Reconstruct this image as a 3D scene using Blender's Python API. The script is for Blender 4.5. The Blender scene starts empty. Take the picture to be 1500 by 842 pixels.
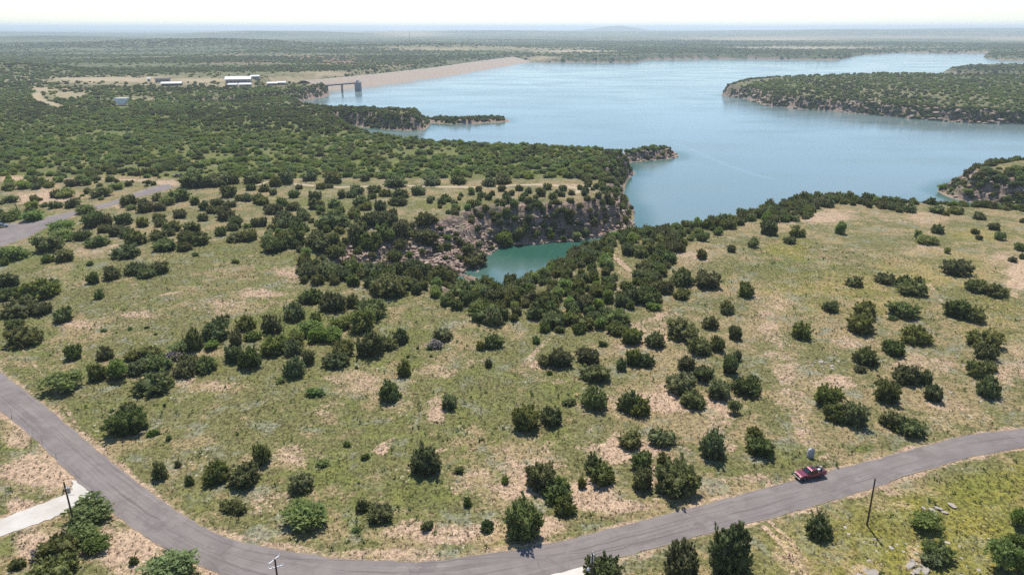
import bpy, bmesh, math, random
import numpy as np
from mathutils import Vector, Matrix, Quaternion
R = math.radians
random.seed(5)
RNG = np.random.default_rng(11)
S = bpy.context.scene
COL = S.collection

# ------------------------------------------------------------------ camera, sky, sun, exposure
CAM_H = 80.0
FPX = 1050.0                       # focal length in pixels of a 1500 px wide picture
PITCH = math.atan2(380.0, FPX)     # the horizon stands 378 px above the centre
cam_d = bpy.data.cameras.new('camera'); cam = bpy.data.objects.new('camera', cam_d); COL.objects.link(cam)
cam_d.sensor_width = 36.0; cam_d.lens = 36.0 * FPX / 1500.0
cam_d.clip_start = 1.0; cam_d.clip_end = 120000.0
cam.location = (0, 0, CAM_H); cam.rotation_euler = (math.pi / 2 - PITCH, 0, 0)
S.camera = cam

SUN_EL, SUN_AZ = R(59), R(-3)      # azimuth measured from +Y towards +X
w = bpy.data.worlds.new('World'); S.world = w; w.use_nodes = True
wn = w.node_tree.nodes; wl = w.node_tree.links; wn.clear()
sky = wn.new('ShaderNodeTexSky'); sky.sky_type = 'NISHITA'; sky.sun_disc = False
sky.sun_elevation = SUN_EL; sky.sun_rotation = SUN_AZ
sky.altitude = 600; sky.air_density = 1.0; sky.dust_density = 0.1; sky.ozone_density = 3.5
bg = wn.new('ShaderNodeBackground'); bg.inputs['Strength'].default_value = 0.098
wo = wn.new('ShaderNodeOutputWorld')
wl.new(sky.outputs[0], bg.inputs['Color']); wl.new(bg.outputs[0], wo.inputs['Surface'])
sd = bpy.data.lights.new('sun', 'SUN'); sd.energy = 3.85; sd.angle = R(0.53); sd.color = (1.0, 0.95, 0.88)
sun = bpy.data.objects.new('sun', sd); COL.objects.link(sun)
sv = Vector((math.sin(SUN_AZ) * math.cos(SUN_EL), math.cos(SUN_AZ) * math.cos(SUN_EL), math.sin(SUN_EL)))
sun.rotation_euler = sv.to_track_quat('Z', 'Y').to_euler(); sun.location = (0, 0, 300)
S.view_settings.view_transform = 'Standard'; S.view_settings.look = 'None'
S.view_settings.gamma = 1.0; S.view_settings.use_curve_mapping = False
S.view_settings.exposure = 0.6
HAZE = 0.95e-4                      # density of the air
S.render.engine = 'CYCLES'
S.cycles.max_bounces = 6; S.cycles.diffuse_bounces = 2; S.cycles.glossy_bounces = 2
S.cycles.transmission_bounces = 3; S.cycles.volume_bounces = 1; S.cycles.transparent_max_bounces = 6
S.cycles.use_denoising = False
try: S.cycles.denoiser = 'OPENIMAGEDENOISE'
except Exception: pass
S.cycles.sample_clamp_indirect = 4.0

# ------------------------------------------------------------------ pixel <-> world helpers
CP, SP = math.cos(PITCH), math.sin(PITCH)

def ray(u, v):
    """world direction through a point of the 1500 x 842 photograph (y component, x, z)"""
    u = np.asarray(u, float); v = np.asarray(v, float)
    a = (u - 750.0) / FPX; b = (v - 421.0) / FPX
    return a, CP - SP * b, -(SP + CP * b)

def at(u, v, z=0.0):
    a, b, c = ray(u, v)
    t = (z - CAM_H) / c
    return np.stack([a * t, b * t], -1)

def hid(u, y, z):
    """a point hidden from view: at picture column u, y metres ahead, height z"""
    dep = y * CP + (CAM_H - z) * SP
    return ((u - 750.0) / FPX * dep, y)

def project(x, y, z):
    dz = z - CAM_H
    dep = y * CP - dz * SP
    dep = np.where(dep < 1e-3, 1e-3, dep)
    return 750 + FPX * x / dep, 421 + FPX * (-dz * CP - y * SP) / dep, dep

# ------------------------------------------------------------------ noise
def _h(ix, iy, seed):
    n = (ix.astype(np.int64) * 374761393 + iy.astype(np.int64) * 668265263 + seed * 1274126177) & 0x7fffffff
    n = ((n ^ (n >> 13)) * 1274126177) & 0x7fffffff
    n = (n ^ (n >> 16)) & 0xffff
    return n / 65535.0

def vnoise(x, y, seed=0):
    ix = np.floor(x); iy = np.floor(y); fx = x - ix; fy = y - iy
    fx = fx * fx * (3 - 2 * fx); fy = fy * fy * (3 - 2 * fy)
    a = _h(ix, iy, seed); b = _h(ix + 1, iy, seed); c = _h(ix, iy + 1, seed); d = _h(ix + 1, iy + 1, seed)
    return (a * (1 - fx) + b * fx) * (1 - fy) + (c * (1 - fx) + d * fx) * fy

def fbm(x, y, seed=0, octv=4, gain=0.5):
    s = 0; a = 1; t = 0
    for i in range(octv):
        s = s + a * (vnoise(x, y, seed + i * 17) - 0.5); t += a * 0.5
        x = x * 2.03 + 13.1; y = y * 2.03 + 7.7; a *= gain
    return s / t

def smooth(e0, e1, x):
    t = np.clip((x - e0) / (e1 - e0), 0, 1)
    return t * t * (3 - 2 * t)

def poly_sd(px, py, poly):
    """signed distance, negative inside"""
    poly = np.asarray(poly, float)
    d2 = np.full(px.shape, 1e18); inside = np.zeros(px.shape, bool)
    n = len(poly)
    for i in range(n):
        ax, ay = poly[i]; bx, by = poly[(i + 1) % n]
        ex, ey = bx - ax, by - ay
        wx, wy = px - ax, py - ay
        t = np.clip((wx * ex + wy * ey) / (ex * ex + ey * ey + 1e-12), 0, 1)
        qx = wx - ex * t; qy = wy - ey * t
        np.minimum(d2, qx * qx + qy * qy, out=d2)
        if ey != 0:
            c = ((ay > py) != (by > py)) & (px < ex * (py - ay) / ey + ax)
            inside ^= c
    d = np.sqrt(d2)
    return np.where(inside, -d, d)

def line_d(px, py, line):
    """distance to a polyline and the running parameter (0..1 over vertices)"""
    line = np.asarray(line, float)
    best = np.full(px.shape, 1e18); par = np.zeros(px.shape)
    for i in range(len(line) - 1):
        ax, ay = line[i]; bx, by = line[i + 1]
        ex, ey = bx - ax, by - ay
        wx, wy = px - ax, py - ay
        t = np.clip((wx * ex + wy * ey) / (ex * ex + ey * ey + 1e-12), 0, 1)
        q = (wx - ex * t) ** 2 + (wy - ey * t) ** 2
        m = q < best
        best = np.where(m, q, best); par = np.where(m, i + t, par)
    return np.sqrt(best), par

def in_poly(u, v, poly):
    poly = np.asarray(poly, float); ins = np.zeros(np.shape(u), bool)
    for i in range(len(poly)):
        ax, ay = poly[i]; bx, by = poly[(i + 1) % len(poly)]
        if ay != by:
            ins ^= ((ay > v) != (by > v)) & (u < (bx - ax) * (v - ay) / (by - ay) + ax)
    return ins

# ------------------------------------------------------------------ the lake shore
WL = -18.0
def P(u, v): return tuple(at(u, v, WL))
def H(u, y): return hid(u, y, WL)
LAKE = [P(703, 393), P(706, 389), P(714, 384), P(722, 372), P(733, 361), P(760, 359.5), P(800, 357.5), P(840, 354), P(875, 349),
        P(905, 341), P(930, 334), P(934, 327), P(932, 316), P(928, 303), P(918, 296), P(914, 284), P(916, 276), P(921, 262),
        P(931, 254), P(924, 246), P(917, 239), P(945, 236.5), P(970, 234.5), P(990, 232), P(996, 228),
        H(992, 600), H(970, 606), H(930, 590), H(895, 560), H(870, 540), H(800, 545), H(700, 560), H(650, 566), H(600, 588),
        H(560, 615), H(530, 690), P(509, 189), P(507, 185), P(530, 187), P(560, 190), P(595, 192), P(622, 190.5), P(629, 185),
        P(632, 180.5), P(645, 181.5), P(659, 182.5), P(700, 181), P(745, 179.5), P(748, 177.5), H(740, 840), H(700, 839), H(660, 837), H(632, 834),
        H(616, 826), H(560, 836), H(500, 845), H(460, 890), P(430, 153), P(428, 150.5), P(448, 147), P(466, 144), P(472, 143),
        P(484, 139), P(479, 134), P(482, 128), P(500, 126.3), P(529, 124.5), P(583, 117), P(633, 110.5), P(697, 101), P(755, 91), P(801, 92), P(854, 91.5),
        P(890, 92.2), P(932, 91.5), P(950, 87.5), P(1040, 86.6), P(1120, 87), P(1226, 88.5), P(1269, 80.5), P(1323, 77.5), P(1380, 78.5), P(1447, 78), P(1440, 84.5),
        P(1462, 88), P(1500, 89.5), P(1640, 92), P(1640, 100), P(1500, 101.5), P(1440, 101.5), P(1400, 103), P(1380, 106),
        P(1420, 108.5), P(1457, 110.5), P(1640, 112), H(1640, 1460), H(1400, 1450), H(1280, 1470), H(1200, 1420), H(1120, 1345), H(1075, 1240), P(1055, 140),
        P(1075, 142.5), P(1095, 145.5), P(1120, 154.5), P(1171, 160), P(1215, 163), P(1259, 167), P(1335, 174), P(1386, 178), P(1437, 181), P(1500, 182),
        P(1640, 190), H(1640, 505), H(1500, 500), H(1440, 490), H(1395, 478), P(1371, 279.5), P(1385, 287), P(1399, 292), P(1424, 297), P(1454, 302), P(1500, 309),
        P(1560, 318), P(1700, 338), H(1900, 345), H(1700, 350), H(1500, 353), H(1340, 369), H(1230, 381), H(1190, 389), H(1110, 373), H(1060, 341), H(993, 323),
        H(955, 317), H(897, 306), H(850, 297), H(800, 288), H(770, 279), H(750, 268), H(734, 264), H(718, 270), P(706, 406), P(702, 398)]
INLET = [P(290, 160), P(326, 159), P(380, 155), P(432, 150), P(432, 153), P(380, 158), P(326, 163.5), P(292, 164)]
RAVINE = [tuple(at(695, 399, -17)), tuple(at(640, 401, -14)), tuple(at(560, 402, -10)), tuple(at(490, 399, -5)), tuple(at(425, 394, -0.5))]
RAV_Z = np.array([-18.5, -15, -10.5, -5, 0.5]); RAV_S = np.array([0.42, 0.40, 0.33, 0.25, 0.15])
DAM = [tuple(at(445, 118.5, -4)), tuple(at(470, 117, -4)), tuple(at(529, 111, -4)), tuple(at(583, 105.5, -4)), tuple(at(640, 99, -4)), tuple(at(700, 90.5, -4)), tuple(at(752, 83.8, -4))]
SHELF = [  # low ground: line, radius, top height
    ([hid(640, 824, -14), hid(748, 828, -14)], 22, -15.0),
    ([hid(915, 560, -10), hid(1000, 585, -10)], 38, -9.5),
    (DAM, 70, -17.0),
    ([tuple(at(1400, 104, -12)), tuple(at(1640, 104, -12))], 120, -9.0),
]
HILLS = [  # u, distance, height, sideways and depth spread
    (905, 16000, 105, 520, 900), (860, 16500, 42, 800, 900), (960, 16500, 30, 800, 900),
    (20, 1480, 14, 130, 70), (-60, 1500, 14, 120, 80), (100, 1560, 5, 120, 80),
    (560, 3100, 16, 420, 180), (660, 3200, 14, 330, 200), (470, 2900, 9, 300, 160), (200, 3700, 22, 900, 220), (330, 3600, 20, 500, 250), (60, 5200, 35, 900, 350),
    (350, 7600, 45, 700, 400), (450, 8200, 45, 700, 500), (60, 9500, 45, 1800, 700), (1300, 9000, 45, 2500, 900), (1450, 12000, 80, 2500, 1500), (1150, 11000, 50, 2500, 900), (700, 10000, 45, 2500, 900)]

def height(x, y):
    """terrain height and a few ground masks"""
    sh = x.shape; x = x.ravel(); y = y.ravel(); r = np.hypot(x, y)
    d = np.full(x.shape, 4000.0)
    m = (r > 180) & (r < 5200)
    if m.any():
        xx, yy = x[m], y[m]
        d[m] = np.minimum(poly_sd(xx, yy, LAKE), poly_sd(xx, yy, INLET))
    zp = 0.8 * fbm(x / 60, y / 60, 3, 3) - 1.2 * smooth(220, 420, r) - 2.5 * smooth(480, 900, r)
    zp = zp + 6 * smooth(600, 1500, r) * fbm(x / 420, y / 420, 9, 3) * (1 - smooth(4000, 9000, r)) - 3 * smooth(1700, 3000, r)
    big = smooth(3000, 12000, r)
    zp = zp + big * 26 * fbm(x / 2600, y / 1500, 21, 3) + smooth(12000, 30000, r) * 45 * fbm(x / 9000, y / 5000, 31, 2) + 6 * big
    for (u, yy, hh, sx, sy) in HILLS:
        hx, hy = hid(u, yy, 0)
        zp = zp + hh * np.exp(-((x - hx) / sx) ** 2 - ((y - hy) / sy) ** 2)
    zp = zp + 0.02 * np.clip(d - 60, 0, 60) * (r < 900) * 0
    for line, rad, top in SHELF:
        dd, _ = line_d(x, y, line)
        k = smooth(rad * 1.5, rad * 0.8, dd)
        zp = zp * (1 - k) + np.minimum(zp, top) * k
    # ravine running up from the cove
    mr = (r < 420)
    zr = np.full(x.shape, 999.0)
    if mr.any():
        dd, par = line_d(x[mr], y[mr], RAVINE)
        zb = np.interp(par, np.arange(5), RAV_Z); sl = np.interp(par, np.arange(5), RAV_S)
        n = fbm(x[mr] / 11, y[mr] / 11, 41, 4)
        dd = np.maximum(dd - 3 + 3.0 * n, 0)
        zr[mr] = zb + sl * dd + 0.0016 * dd * dd
    # cliffs
    n1 = fbm(x / 24, y / 24, 51, 5, 0.6); n2 = fbm(x / 90, y / 90, 61, 2)
    wc = 14.5 + 3.5 * (r < 450) + 6 * n2 + 44 * np.exp(-((x + 16) / 30) ** 2 - ((y - 250) / 40) ** 2)
    dn = d + 6.0 * n1 * smooth(-3, 6, d) * (1 - smooth(40, 60, d))
    t = dn / wc
    prof = np.interp(t, [-6, -0.4, 0, 0.10, 0.28, 0.36, 0.55, 0.62, 0.80, 0.90, 1.0, 1.5, 2.6], [-0.7, -0.16, -0.02, 0.05, 0.16, 0.34, 0.47, 0.66, 0.74, 0.90, 0.94, 0.985, 1.0])
    z = WL + (zp - WL) * np.minimum(prof, 1.0)
    z = np.where(d < 0, np.minimum(z, WL - 0.3), z)
    k = np.clip(0.5 + 0.5 * (z - zr) / 3.0, 0, 1)          # smooth minimum
    z2 = z * (1 - k) + zr * k - 3.0 * k * (1 - k) * 0.5
    z = np.where((zr < 900), np.minimum(z, z2), z)
    cl = smooth(0.03, 0.25, t) * (1 - smooth(0.9, 1.5, t)) * (d > 0)
    rv = smooth(-1.2, -4.5, zr - np.maximum(zp, -3)) * (zr < 900) * (d > 0)
    rough = np.clip(cl + rv, 0, 1) * (r < 1500)
    # hard beds stand out as ledges with benches between them
    q = (z - WL) / 3.1 + .35 * fbm(x / 30, y / 30, 77, 2) + .25 * fbm(x / 7, y / 7, 78, 2); fq = q - np.floor(q)
    zt = z + (smooth(.45, .95, fq) - fq) * 3.1
    z = z + (zt - z) * rough * .85 * (r < 700)
    z = z + rough * (1.7 * np.abs(fbm(x / 6, y / 6, 71, 3, 0.6)) + 0.5 * fbm(x / 2.1, y / 2.1, 72, 2)) - rough * 0.4
    z = z + 0.16 * fbm(x / 3.5, y / 3.5, 81, 3) * (r < 400) * (d > 1)
    return z.reshape(sh), d.reshape(sh), rough.reshape(sh)

# polar sheet: fine inside the field of view, one piece out to the horizon
AZ = np.concatenate([np.radians(np.linspace(-80, -44, 40, endpoint=False)), np.radians(np.linspace(-44, 44, 781)), np.radians(np.linspace(44, 80, 41)[1:])])
RR = np.concatenate([np.geomspace(18, 80, 60, endpoint=False), np.geomspace(80, 620, 720, endpoint=False), np.geomspace(620, 3600, 300, endpoint=False), np.geomspace(3600, 46000, 150)])
GA, GR = np.meshgrid(AZ, RR, indexing='ij')
GX, GY = GR * np.sin(GA), GR * np.cos(GA)
GZ, GD, GROUGH = height(GX, GY)

# roads are cut level: the sheet is kept a little under them
def strip_poly(a, b): return [tuple(p) for p in a] + [tuple(p) for p in b[::-1]]
ROAD_UP = [(-60, 500), (0, 543), (60, 590), (109, 630), (137, 653), (175, 686), (228, 726), (266, 754), (304, 777), (340, 788.5), (380, 798), (431, 808), (507, 819), (557, 823), (633, 821), (684, 814), (760, 804), (816, 793), (879, 778), (968, 756), (1039, 736), (1120, 715.5), (1165, 703), (1209, 691), (1262, 678), (1323, 662), (1373, 647.5), (1424, 635.5), (1500, 627), (1600, 620)]
ROAD_LO = [(-60, 560), (0, 602), (20, 616), (38, 630), (63, 655), (96, 688), (137, 724), (167, 752), (203, 779), (243, 805), (291, 828), (329, 843), (365, 855), (430, 868), (500, 875), (580, 878), (660, 875), (740, 861), (800, 845), (854, 831), (905, 817), (968, 800), (1039, 780), (1120, 761), (1196, 740), (1262, 719.5), (1323, 699), (1373, 683), (1424, 668), (1500, 655), (1600, 645)]
ROAD2_LO = [(-60, 378), (0, 361.5), (38, 349), (76, 329), (114, 314), (152, 305), (177, 297), (203, 288), (225, 283), (240, 279), (252, 275.5)]
ROAD2_UP = [(-60, 352), (0, 337), (15, 327), (40, 323), (63, 319.5), (106, 309), (142, 301), (177, 291), (205, 280), (228, 273), (243, 269.5), (254, 273)]
DRIVE = [(-60, 786), (0, 760), (46, 743), (96, 724), (107, 716), (104, 702), (112, 704), (124, 714), (140, 727), (150, 738), (135, 729), (118, 741), (91, 753), (46, 769), (0, 785.5), (-60, 811)]
DRIVE2 = [(770, 862), (800, 844), (830, 836), (856, 829), (866, 832), (862, 862)]
PAD = [(-30, 340), (0, 338), (26, 333.5), (33, 334.5), (26, 340), (0, 351), (-30, 360)]
DIRT_PATH = [(380, 268), (400, 262), (426, 266.5), (489, 271), (557, 270), (595, 269), (646, 271.5), (697, 271.5), (760, 268.5), (800, 267), (851, 273), (846, 279)]
UPPER_TRACK = [(53, 131), (52, 134), (60, 143), (90, 151)]

def W0(pts): return [tuple(at(u, v, 0.0)) for (u, v) in pts]
def resample(pts, n):
    pts = np.asarray(pts, float); s = np.concatenate([[0], np.cumsum(np.hypot(*np.diff(pts, axis=0).T))])
    q = np.linspace(0, s[-1], n); x = np.interp(q, s, pts[:, 0]); y = np.interp(q, s, pts[:, 1])
    for _ in range(6):
        x[1:-1] = 0.25 * x[:-2] + 0.5 * x[1:-1] + 0.25 * x[2:]; y[1:-1] = 0.25 * y[:-2] + 0.5 * y[1:-1] + 0.25 * y[2:]
    return np.stack([x, y], -1)
road_a, road_b = resample(W0(ROAD_UP), 170), resample(W0(ROAD_LO), 170)
def frayed(p, k, seed):
    q = np.linspace(0, len(p) - 1, len(p) * k); o = np.stack([np.interp(q, np.arange(len(p)), p[:, c]) for c in (0, 1)], -1)
    t_ = np.gradient(o, axis=0); t_ /= np.linalg.norm(t_, axis=1)[:, None]; s_ = np.arange(len(o)) * .35
    return o + np.stack([-t_[:, 1], t_[:, 0]], -1) * (.42 * fbm(s_ / 2.2, s_ * 0 + seed, seed, 4, .65))[:, None]
road2_a, road2_b = resample(W0(ROAD2_UP), 70), resample(W0(ROAD2_LO), 70)
ROAD_W = strip_poly(road_a, road_b); ROAD2_W = strip_poly(road2_a, road2_b)

gmask = np.zeros(GX.shape); near = (GR < 480) & (np.abs(GA) < 1.0)
sub = np.where(near)
dr = poly_sd(GX[near], GY[near], ROAD_W)
dr2 = poly_sd(GX[near], GY[near], ROAD2_W)
dall = np.minimum(dr, dr2)
for pl in (DRIVE, DRIVE2, PAD):
    dall = np.minimum(dall, poly_sd(GX[near], GY[near], W0(pl)))
GROADD = np.full(GX.shape, 99.0); GROADD[near] = dall
lev = smooth(7, 1.5, GROADD)
GZ = GZ * (1 - lev) + (-0.02) * lev * (GZ > -6) + GZ * lev * (GZ <= -6)
GZ = GZ - 0.10 * smooth(0.3, -0.5, GROADD)

def ground_lookup(arr, x, y):
    x = np.asarray(x, float); y = np.asarray(y, float)
    a = np.arctan2(x, y); r = np.hypot(x, y)
    i = np.clip(np.interp(a, AZ, np.arange(len(AZ))), 0, len(AZ) - 1.001); j = np.clip(np.interp(np.log(r), np.log(RR), np.arange(len(RR))), 0, len(RR) - 1.001)
    i0 = i.astype(int); j0 = j.astype(int); fi = i - i0; fj = j - j0
    return (arr[i0, j0] * (1 - fi) * (1 - fj) + arr[i0 + 1, j0] * fi * (1 - fj) + arr[i0, j0 + 1] * (1 - fi) * fj + arr[i0 + 1, j0 + 1] * fi * fj)
def gz(x, y): return ground_lookup(GZ, x, y)

def hit(u, v, off=0.0, far=6000):
    """where the view ray through (u, v) meets the terrain raised by off"""
    u = np.atleast_1d(np.asarray(u, float)); v = np.atleast_1d(np.asarray(v, float)); off = np.broadcast_to(np.asarray(off, float), u.shape)
    a, b, c = ray(u, v)
    ts = np.geomspace(60, far, 900)
    X = a[:, None] * ts; Y = b[:, None] * ts; Zr = CAM_H + c[:, None] * ts
    below = (gz(X, Y) + off[:, None] - Zr) > 0
    k = np.argmax(below, 1); k = np.where(below.any(1), np.maximum(k, 1), len(ts) - 1)
    lo = ts[k - 1]; hi = ts[k]
    for _ in range(18):
        md = 0.5 * (lo + hi)
        bl = (gz(a * md, b * md) + off - (CAM_H + c * md)) > 0
        hi = np.where(bl, md, hi); lo = np.where(bl, lo, md)
    x, y = a * hi, b * hi
    return x, y, gz(x, y)

# ------------------------------------------------------------------ ground masks (what grows or lies where)
GU, GV, GDEP = project(GX, GY, np.minimum(GZ, 0.5))
M_bare = np.zeros(GX.shape, np.float32); M_lush = M_bare.copy(); M_flow = M_bare.copy(); M_tan = M_bare.copy(); M_red = M_bare.copy()
WARP = 0.9 * fbm(GX / 9, GY / 9, 91, 4, .6)
def spot(M, lst, near_only=True):
    for (u, v, ru, rv, s) in lst:
        q = np.sqrt(((GU - u) / ru) ** 2 + ((GV - v) / rv) ** 2) * (1 + WARP)
        np.maximum(M, s * (1 - smooth(0.2, 1.6, q)), out=M)
spot(M_bare, [(1150, 550, 26, 40, .6), (1120, 480, 50, 30, .45), (1175, 600, 26, 36, .5), (1225, 560, 40, 14, .8), (1240, 500, 30, 12, .6), (1140, 445, 40, 14, .6),
              (1495, 405, 25, 28, 1.0), (1470, 380, 30, 14, .6), (1210, 318, 60, 12, .75), (1355, 318, 40, 8, .6), (1350, 365, 50, 10, .5), (1010, 375, 40, 14, .6),
              (1480, 545, 40, 30, .6), (1350, 530, 50, 16, .6), (1380, 595, 60, 14, .5), (1300, 470, 60, 16, .4),
              (980, 590, 60, 20, .9), (880, 590, 60, 16, .6), (905, 660, 60, 24, .9), (860, 720, 60, 30, .9), (775, 700, 60, 40, .8), (800, 770, 60, 20, .8), (900, 740, 80, 14, .8), (700, 700, 50, 20, .6), (640, 600, 18, 30, .8), (650, 780, 110, 14, .75), (560, 810, 100, 8, .7), (980, 700, 60, 40, .6), (1050, 600, 40, 60, .6), (790, 530, 40, 14, .7), (950, 490, 70, 40, .55),
              (1100, 700, 70, 10, .5), (60, 690, 60, 40, .9), (30, 640, 40, 30, .7), (190, 800, 80, 40, 1.0), (60, 800, 60, 40, .9), (30, 740, 30, 14, .9),
              (430, 670, 30, 20, .7), (390, 730, 40, 16, .6), (250, 690, 30, 14, .4), (520, 560, 60, 30, .6), (480, 600, 40, 24, .5), (640, 545, 50, 12, .6), (300, 565, 60, 12, .6), (210, 460, 40, 10, .7), (330, 445, 60, 14, .55), (120, 475, 40, 8, .6), (380, 430, 50, 12, .8), (440, 400, 50, 14, .7), (700, 530, 60, 14, .4), (100, 410, 60, 14, .4),
              (60, 290, 70, 14, .8), (180, 300, 50, 8, .7), (30, 262, 40, 6, .8), (240, 268, 40, 6, .8), (150, 365, 60, 20, .5), (300, 352, 40, 8, .5),
              (1300, 740, 60, 10, .7), (1340, 720, 60, 10, .6), (1265, 835, 30, 10, .7), (1340, 815, 20, 20, .7), (1150, 800, 30, 50, .55), (850, 273, 40, 6, .7)])
spot(M_lush, [(430, 480, 80, 26, .8), (600, 490, 60, 20, .5), (1440, 720, 60, 30, .9), (1490, 760, 50, 40, .6), (470, 690, 90, 50, .6), (620, 720, 60, 40, .6), (830, 580, 60, 30, .6), (700, 600, 80, 50, .5), (560, 640, 60, 40, .5), (60, 330, 50, 20, .7), (30, 375, 60, 20, .6), (40, 500, 60, 30, .6), (140, 610, 40, 40, .5), (330, 360, 80, 20, .5), (1150, 380, 70, 24, .5), (1170, 665, 60, 20, .55), (1060, 690, 50, 12, .5), (300, 420, 80, 20, .4), (480, 300, 80, 20, .5), (640, 300, 60, 10, .5), (1270, 655, 50, 10, .7), (820, 640, 30, 25, .5)])
spot(M_flow, [(1420, 770, 50, 22, .95), (1400, 755, 30, 12, .8), (1270, 790, 60, 30, .6), (1440, 830, 30, 20, .8), (1330, 760, 60, 14, .5), (1290, 810, 40, 30, .6), (1160, 365, 30, 12, .7), (1240, 420, 100, 20, .5), (1440, 345, 40, 10, .6), (1370, 400, 80, 24, .5), (1300, 450, 60, 20, .5), (1200, 450, 60, 12, .3), (1450, 460, 40, 30, .4), (740, 790, 20, 14, .5)])
spot(M_tan, [(160, 117, 120, 5.5, 1), (60, 131, 20, 6, .9), (300, 118, 60, 4.5, .9), (430, 117, 40, 5, 1), (330, 126, 60, 3.5, .5), (100, 140, 40, 7, .8), (180, 146, 60, 4, .6), (1130, 57.5, 130, 2.6, .9), (1300, 55, 260, 2.0, .6), (1490, 57, 70, 3.0, .8), (840, 75.5, 70, 2.2, .95), (1180, 70.5, 130, 2.6, .8), (800, 71.5, 130, 2, .6), (600, 51, 50, 3, .7), (380, 89, 30, 2, .5), (650, 73, 80, 1.4, .7), (790, 86, 30, 4, .8), (480, 107, 60, 3, .6)])
spot(M_red, [(500, 91, 40, 6, .9), (440, 84, 40, 4, .7), (360, 92, 60, 3, .6), (345, 82, 20, 3, .6), (560, 94, 40, 5, .5)])
WOOD = [(-400, 262), (-400, 135), (60, 133), (300, 150), (430, 156), (520, 190), (640, 206), (700, 207), (870, 217), (912, 228), (905, 245), (860, 262), (600, 261), (430, 261), (265, 261), (150, 256)]
M_lush = np.maximum(M_lush, in_poly(GU, GV, WOOD) * (.62 + .5 * WARP)).astype(np.float32)
FIELD = smooth(1150, 700, GU) * smooth(330, 380, GV) * (GV < 900) * (GR < 420)
M_lush = np.maximum(M_lush, FIELD * (.30 + .45 * WARP)).astype(np.float32)
DOWN = smooth(1050, 1250, GU) * smooth(0, 40, GV - (760 - (GU - 1120) * .285)) * (GR < 200)
M_flow = np.maximum(M_flow, DOWN * (.60 + .6 * WARP)).astype(np.float32); M_lush = np.maximum(M_lush, DOWN * (.36 + .5 * WARP)).astype(np.float32)
def trail(M, pts, wid, s):
    dd, _ = line_d(GX[near], GY[near], W0(pts)); dd = dd * (1 + .9 * WARP[near]); s = s * (1 + .8 * fbm(GX[near] / 5, GY[near] / 5, 93, 3))
    M[near] = np.maximum(M[near], s * smooth(wid, wid * 0.4, dd))
trail(M_bare, [(1112, 430), (1130, 480), (1140, 530), (1155, 580), (1180, 640), (1200, 668)], 4.0, .5)
trail(M_bare, [(1120, 772), (1150, 800), (1172, 828), (1185, 850)], 1.1, 1.0)
trail(M_bare, [(1128, 764), (1160, 795), (1186, 830), (1200, 850)], 0.8, .7)
trail(M_bare, [(30, 505), (70, 560), (110, 618)], 0.6, .5)
trail(M_bare, [(1225, 422), (1360, 415), (1378, 440), (1360, 455)], 1.6, .5)
trail(M_bare, [(670, 640), (640, 660), (600, 680)], 1.6, .45)
trail(M_bare, [(895, 372), (915, 390), (935, 410)], 2.2, .7)
trail(M_bare, [(830, 470), (760, 540), (770, 548), (830, 560)], 1.5, .5)
trail(M_bare, [(170, 455), (105, 485), (60, 500)], 1.6, .5)
trail(M_bare, [(236, 432), (262, 428)], 1.2, .6)
def trail_far(M, pts, wid, s):
    q = (GR > 500) & (GR < 2600)
    dd, _ = line_d(GX[q], GY[q], W0(pts)); M[q] = np.maximum(M[q], s * smooth(wid, wid * .4, dd))
trail_far(M_tan, [(330, 121), (260, 121), (220, 121.5), (180, 121), (120, 123.5), (80, 127), (56, 130.5), (53, 134), (60, 142), (90, 150), (112, 149)], 9, 1.0)
trail_far(M_tan, [(400, 112), (440, 112.5), (455, 119), (473, 128)], 10, 1.0)
trail_far(M_tan, [(440, 112), (470, 106), (500, 104)], 9, .9)
trail(M_bare, [(0, 262), (60, 259), (140, 258), (230, 263)], 2.0, .9)
trail(M_bare, [(10, 300), (60, 285), (140, 284)], 2.2, .5)
trail(M_bare, [(560, 660), (575, 640), (548, 655)], 1.0, .6)
shoulder = smooth(2.4, 0.1, GROADD + 1.6 * WARP) * 0.62
M_bare = np.maximum(M_bare, shoulder.astype(np.float32))
dd, _ = line_d(GX[near], GY[near], W0(DIRT_PATH)); GPATH = np.full(GX.shape, 99.0); GPATH[near] = dd

# ------------------------------------------------------------------ mesh + material helpers
def mat(name):
    m = bpy.data.materials.new(name); m.use_nodes = True
    return m, m.node_tree.nodes, m.node_tree.links, m.node_tree.nodes['Principled BSDF']
def plain(name, col, rough=0.7, metal=0.0, var=0.12, scale=3.0, spec=0.4):
    m, n, l, b = mat(name)
    t = n.new('ShaderNodeTexCoord'); z = n.new('ShaderNodeTexNoise'); z.inputs['Scale'].default_value = scale; z.inputs['Detail'].default_value = 5
    l.new(t.outputs['Object'], z.inputs['Vector'])
    mx = n.new('ShaderNodeMix'); mx.data_type = 'RGBA'
    mx.inputs['A'].default_value = tuple(c * (1 - var) for c in col) + (1,); mx.inputs['B'].default_value = tuple(min(1, c * (1 + var)) for c in col) + (1,)
    l.new(z.outputs['Fac'], mx.inputs['Factor']); l.new(mx.outputs['Result'], b.inputs['Base Color'])
    b.inputs['Roughness'].default_value = rough; b.inputs['Metallic'].default_value = metal; b.inputs['Specular IOR Level'].default_value = spec
    return m

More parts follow.
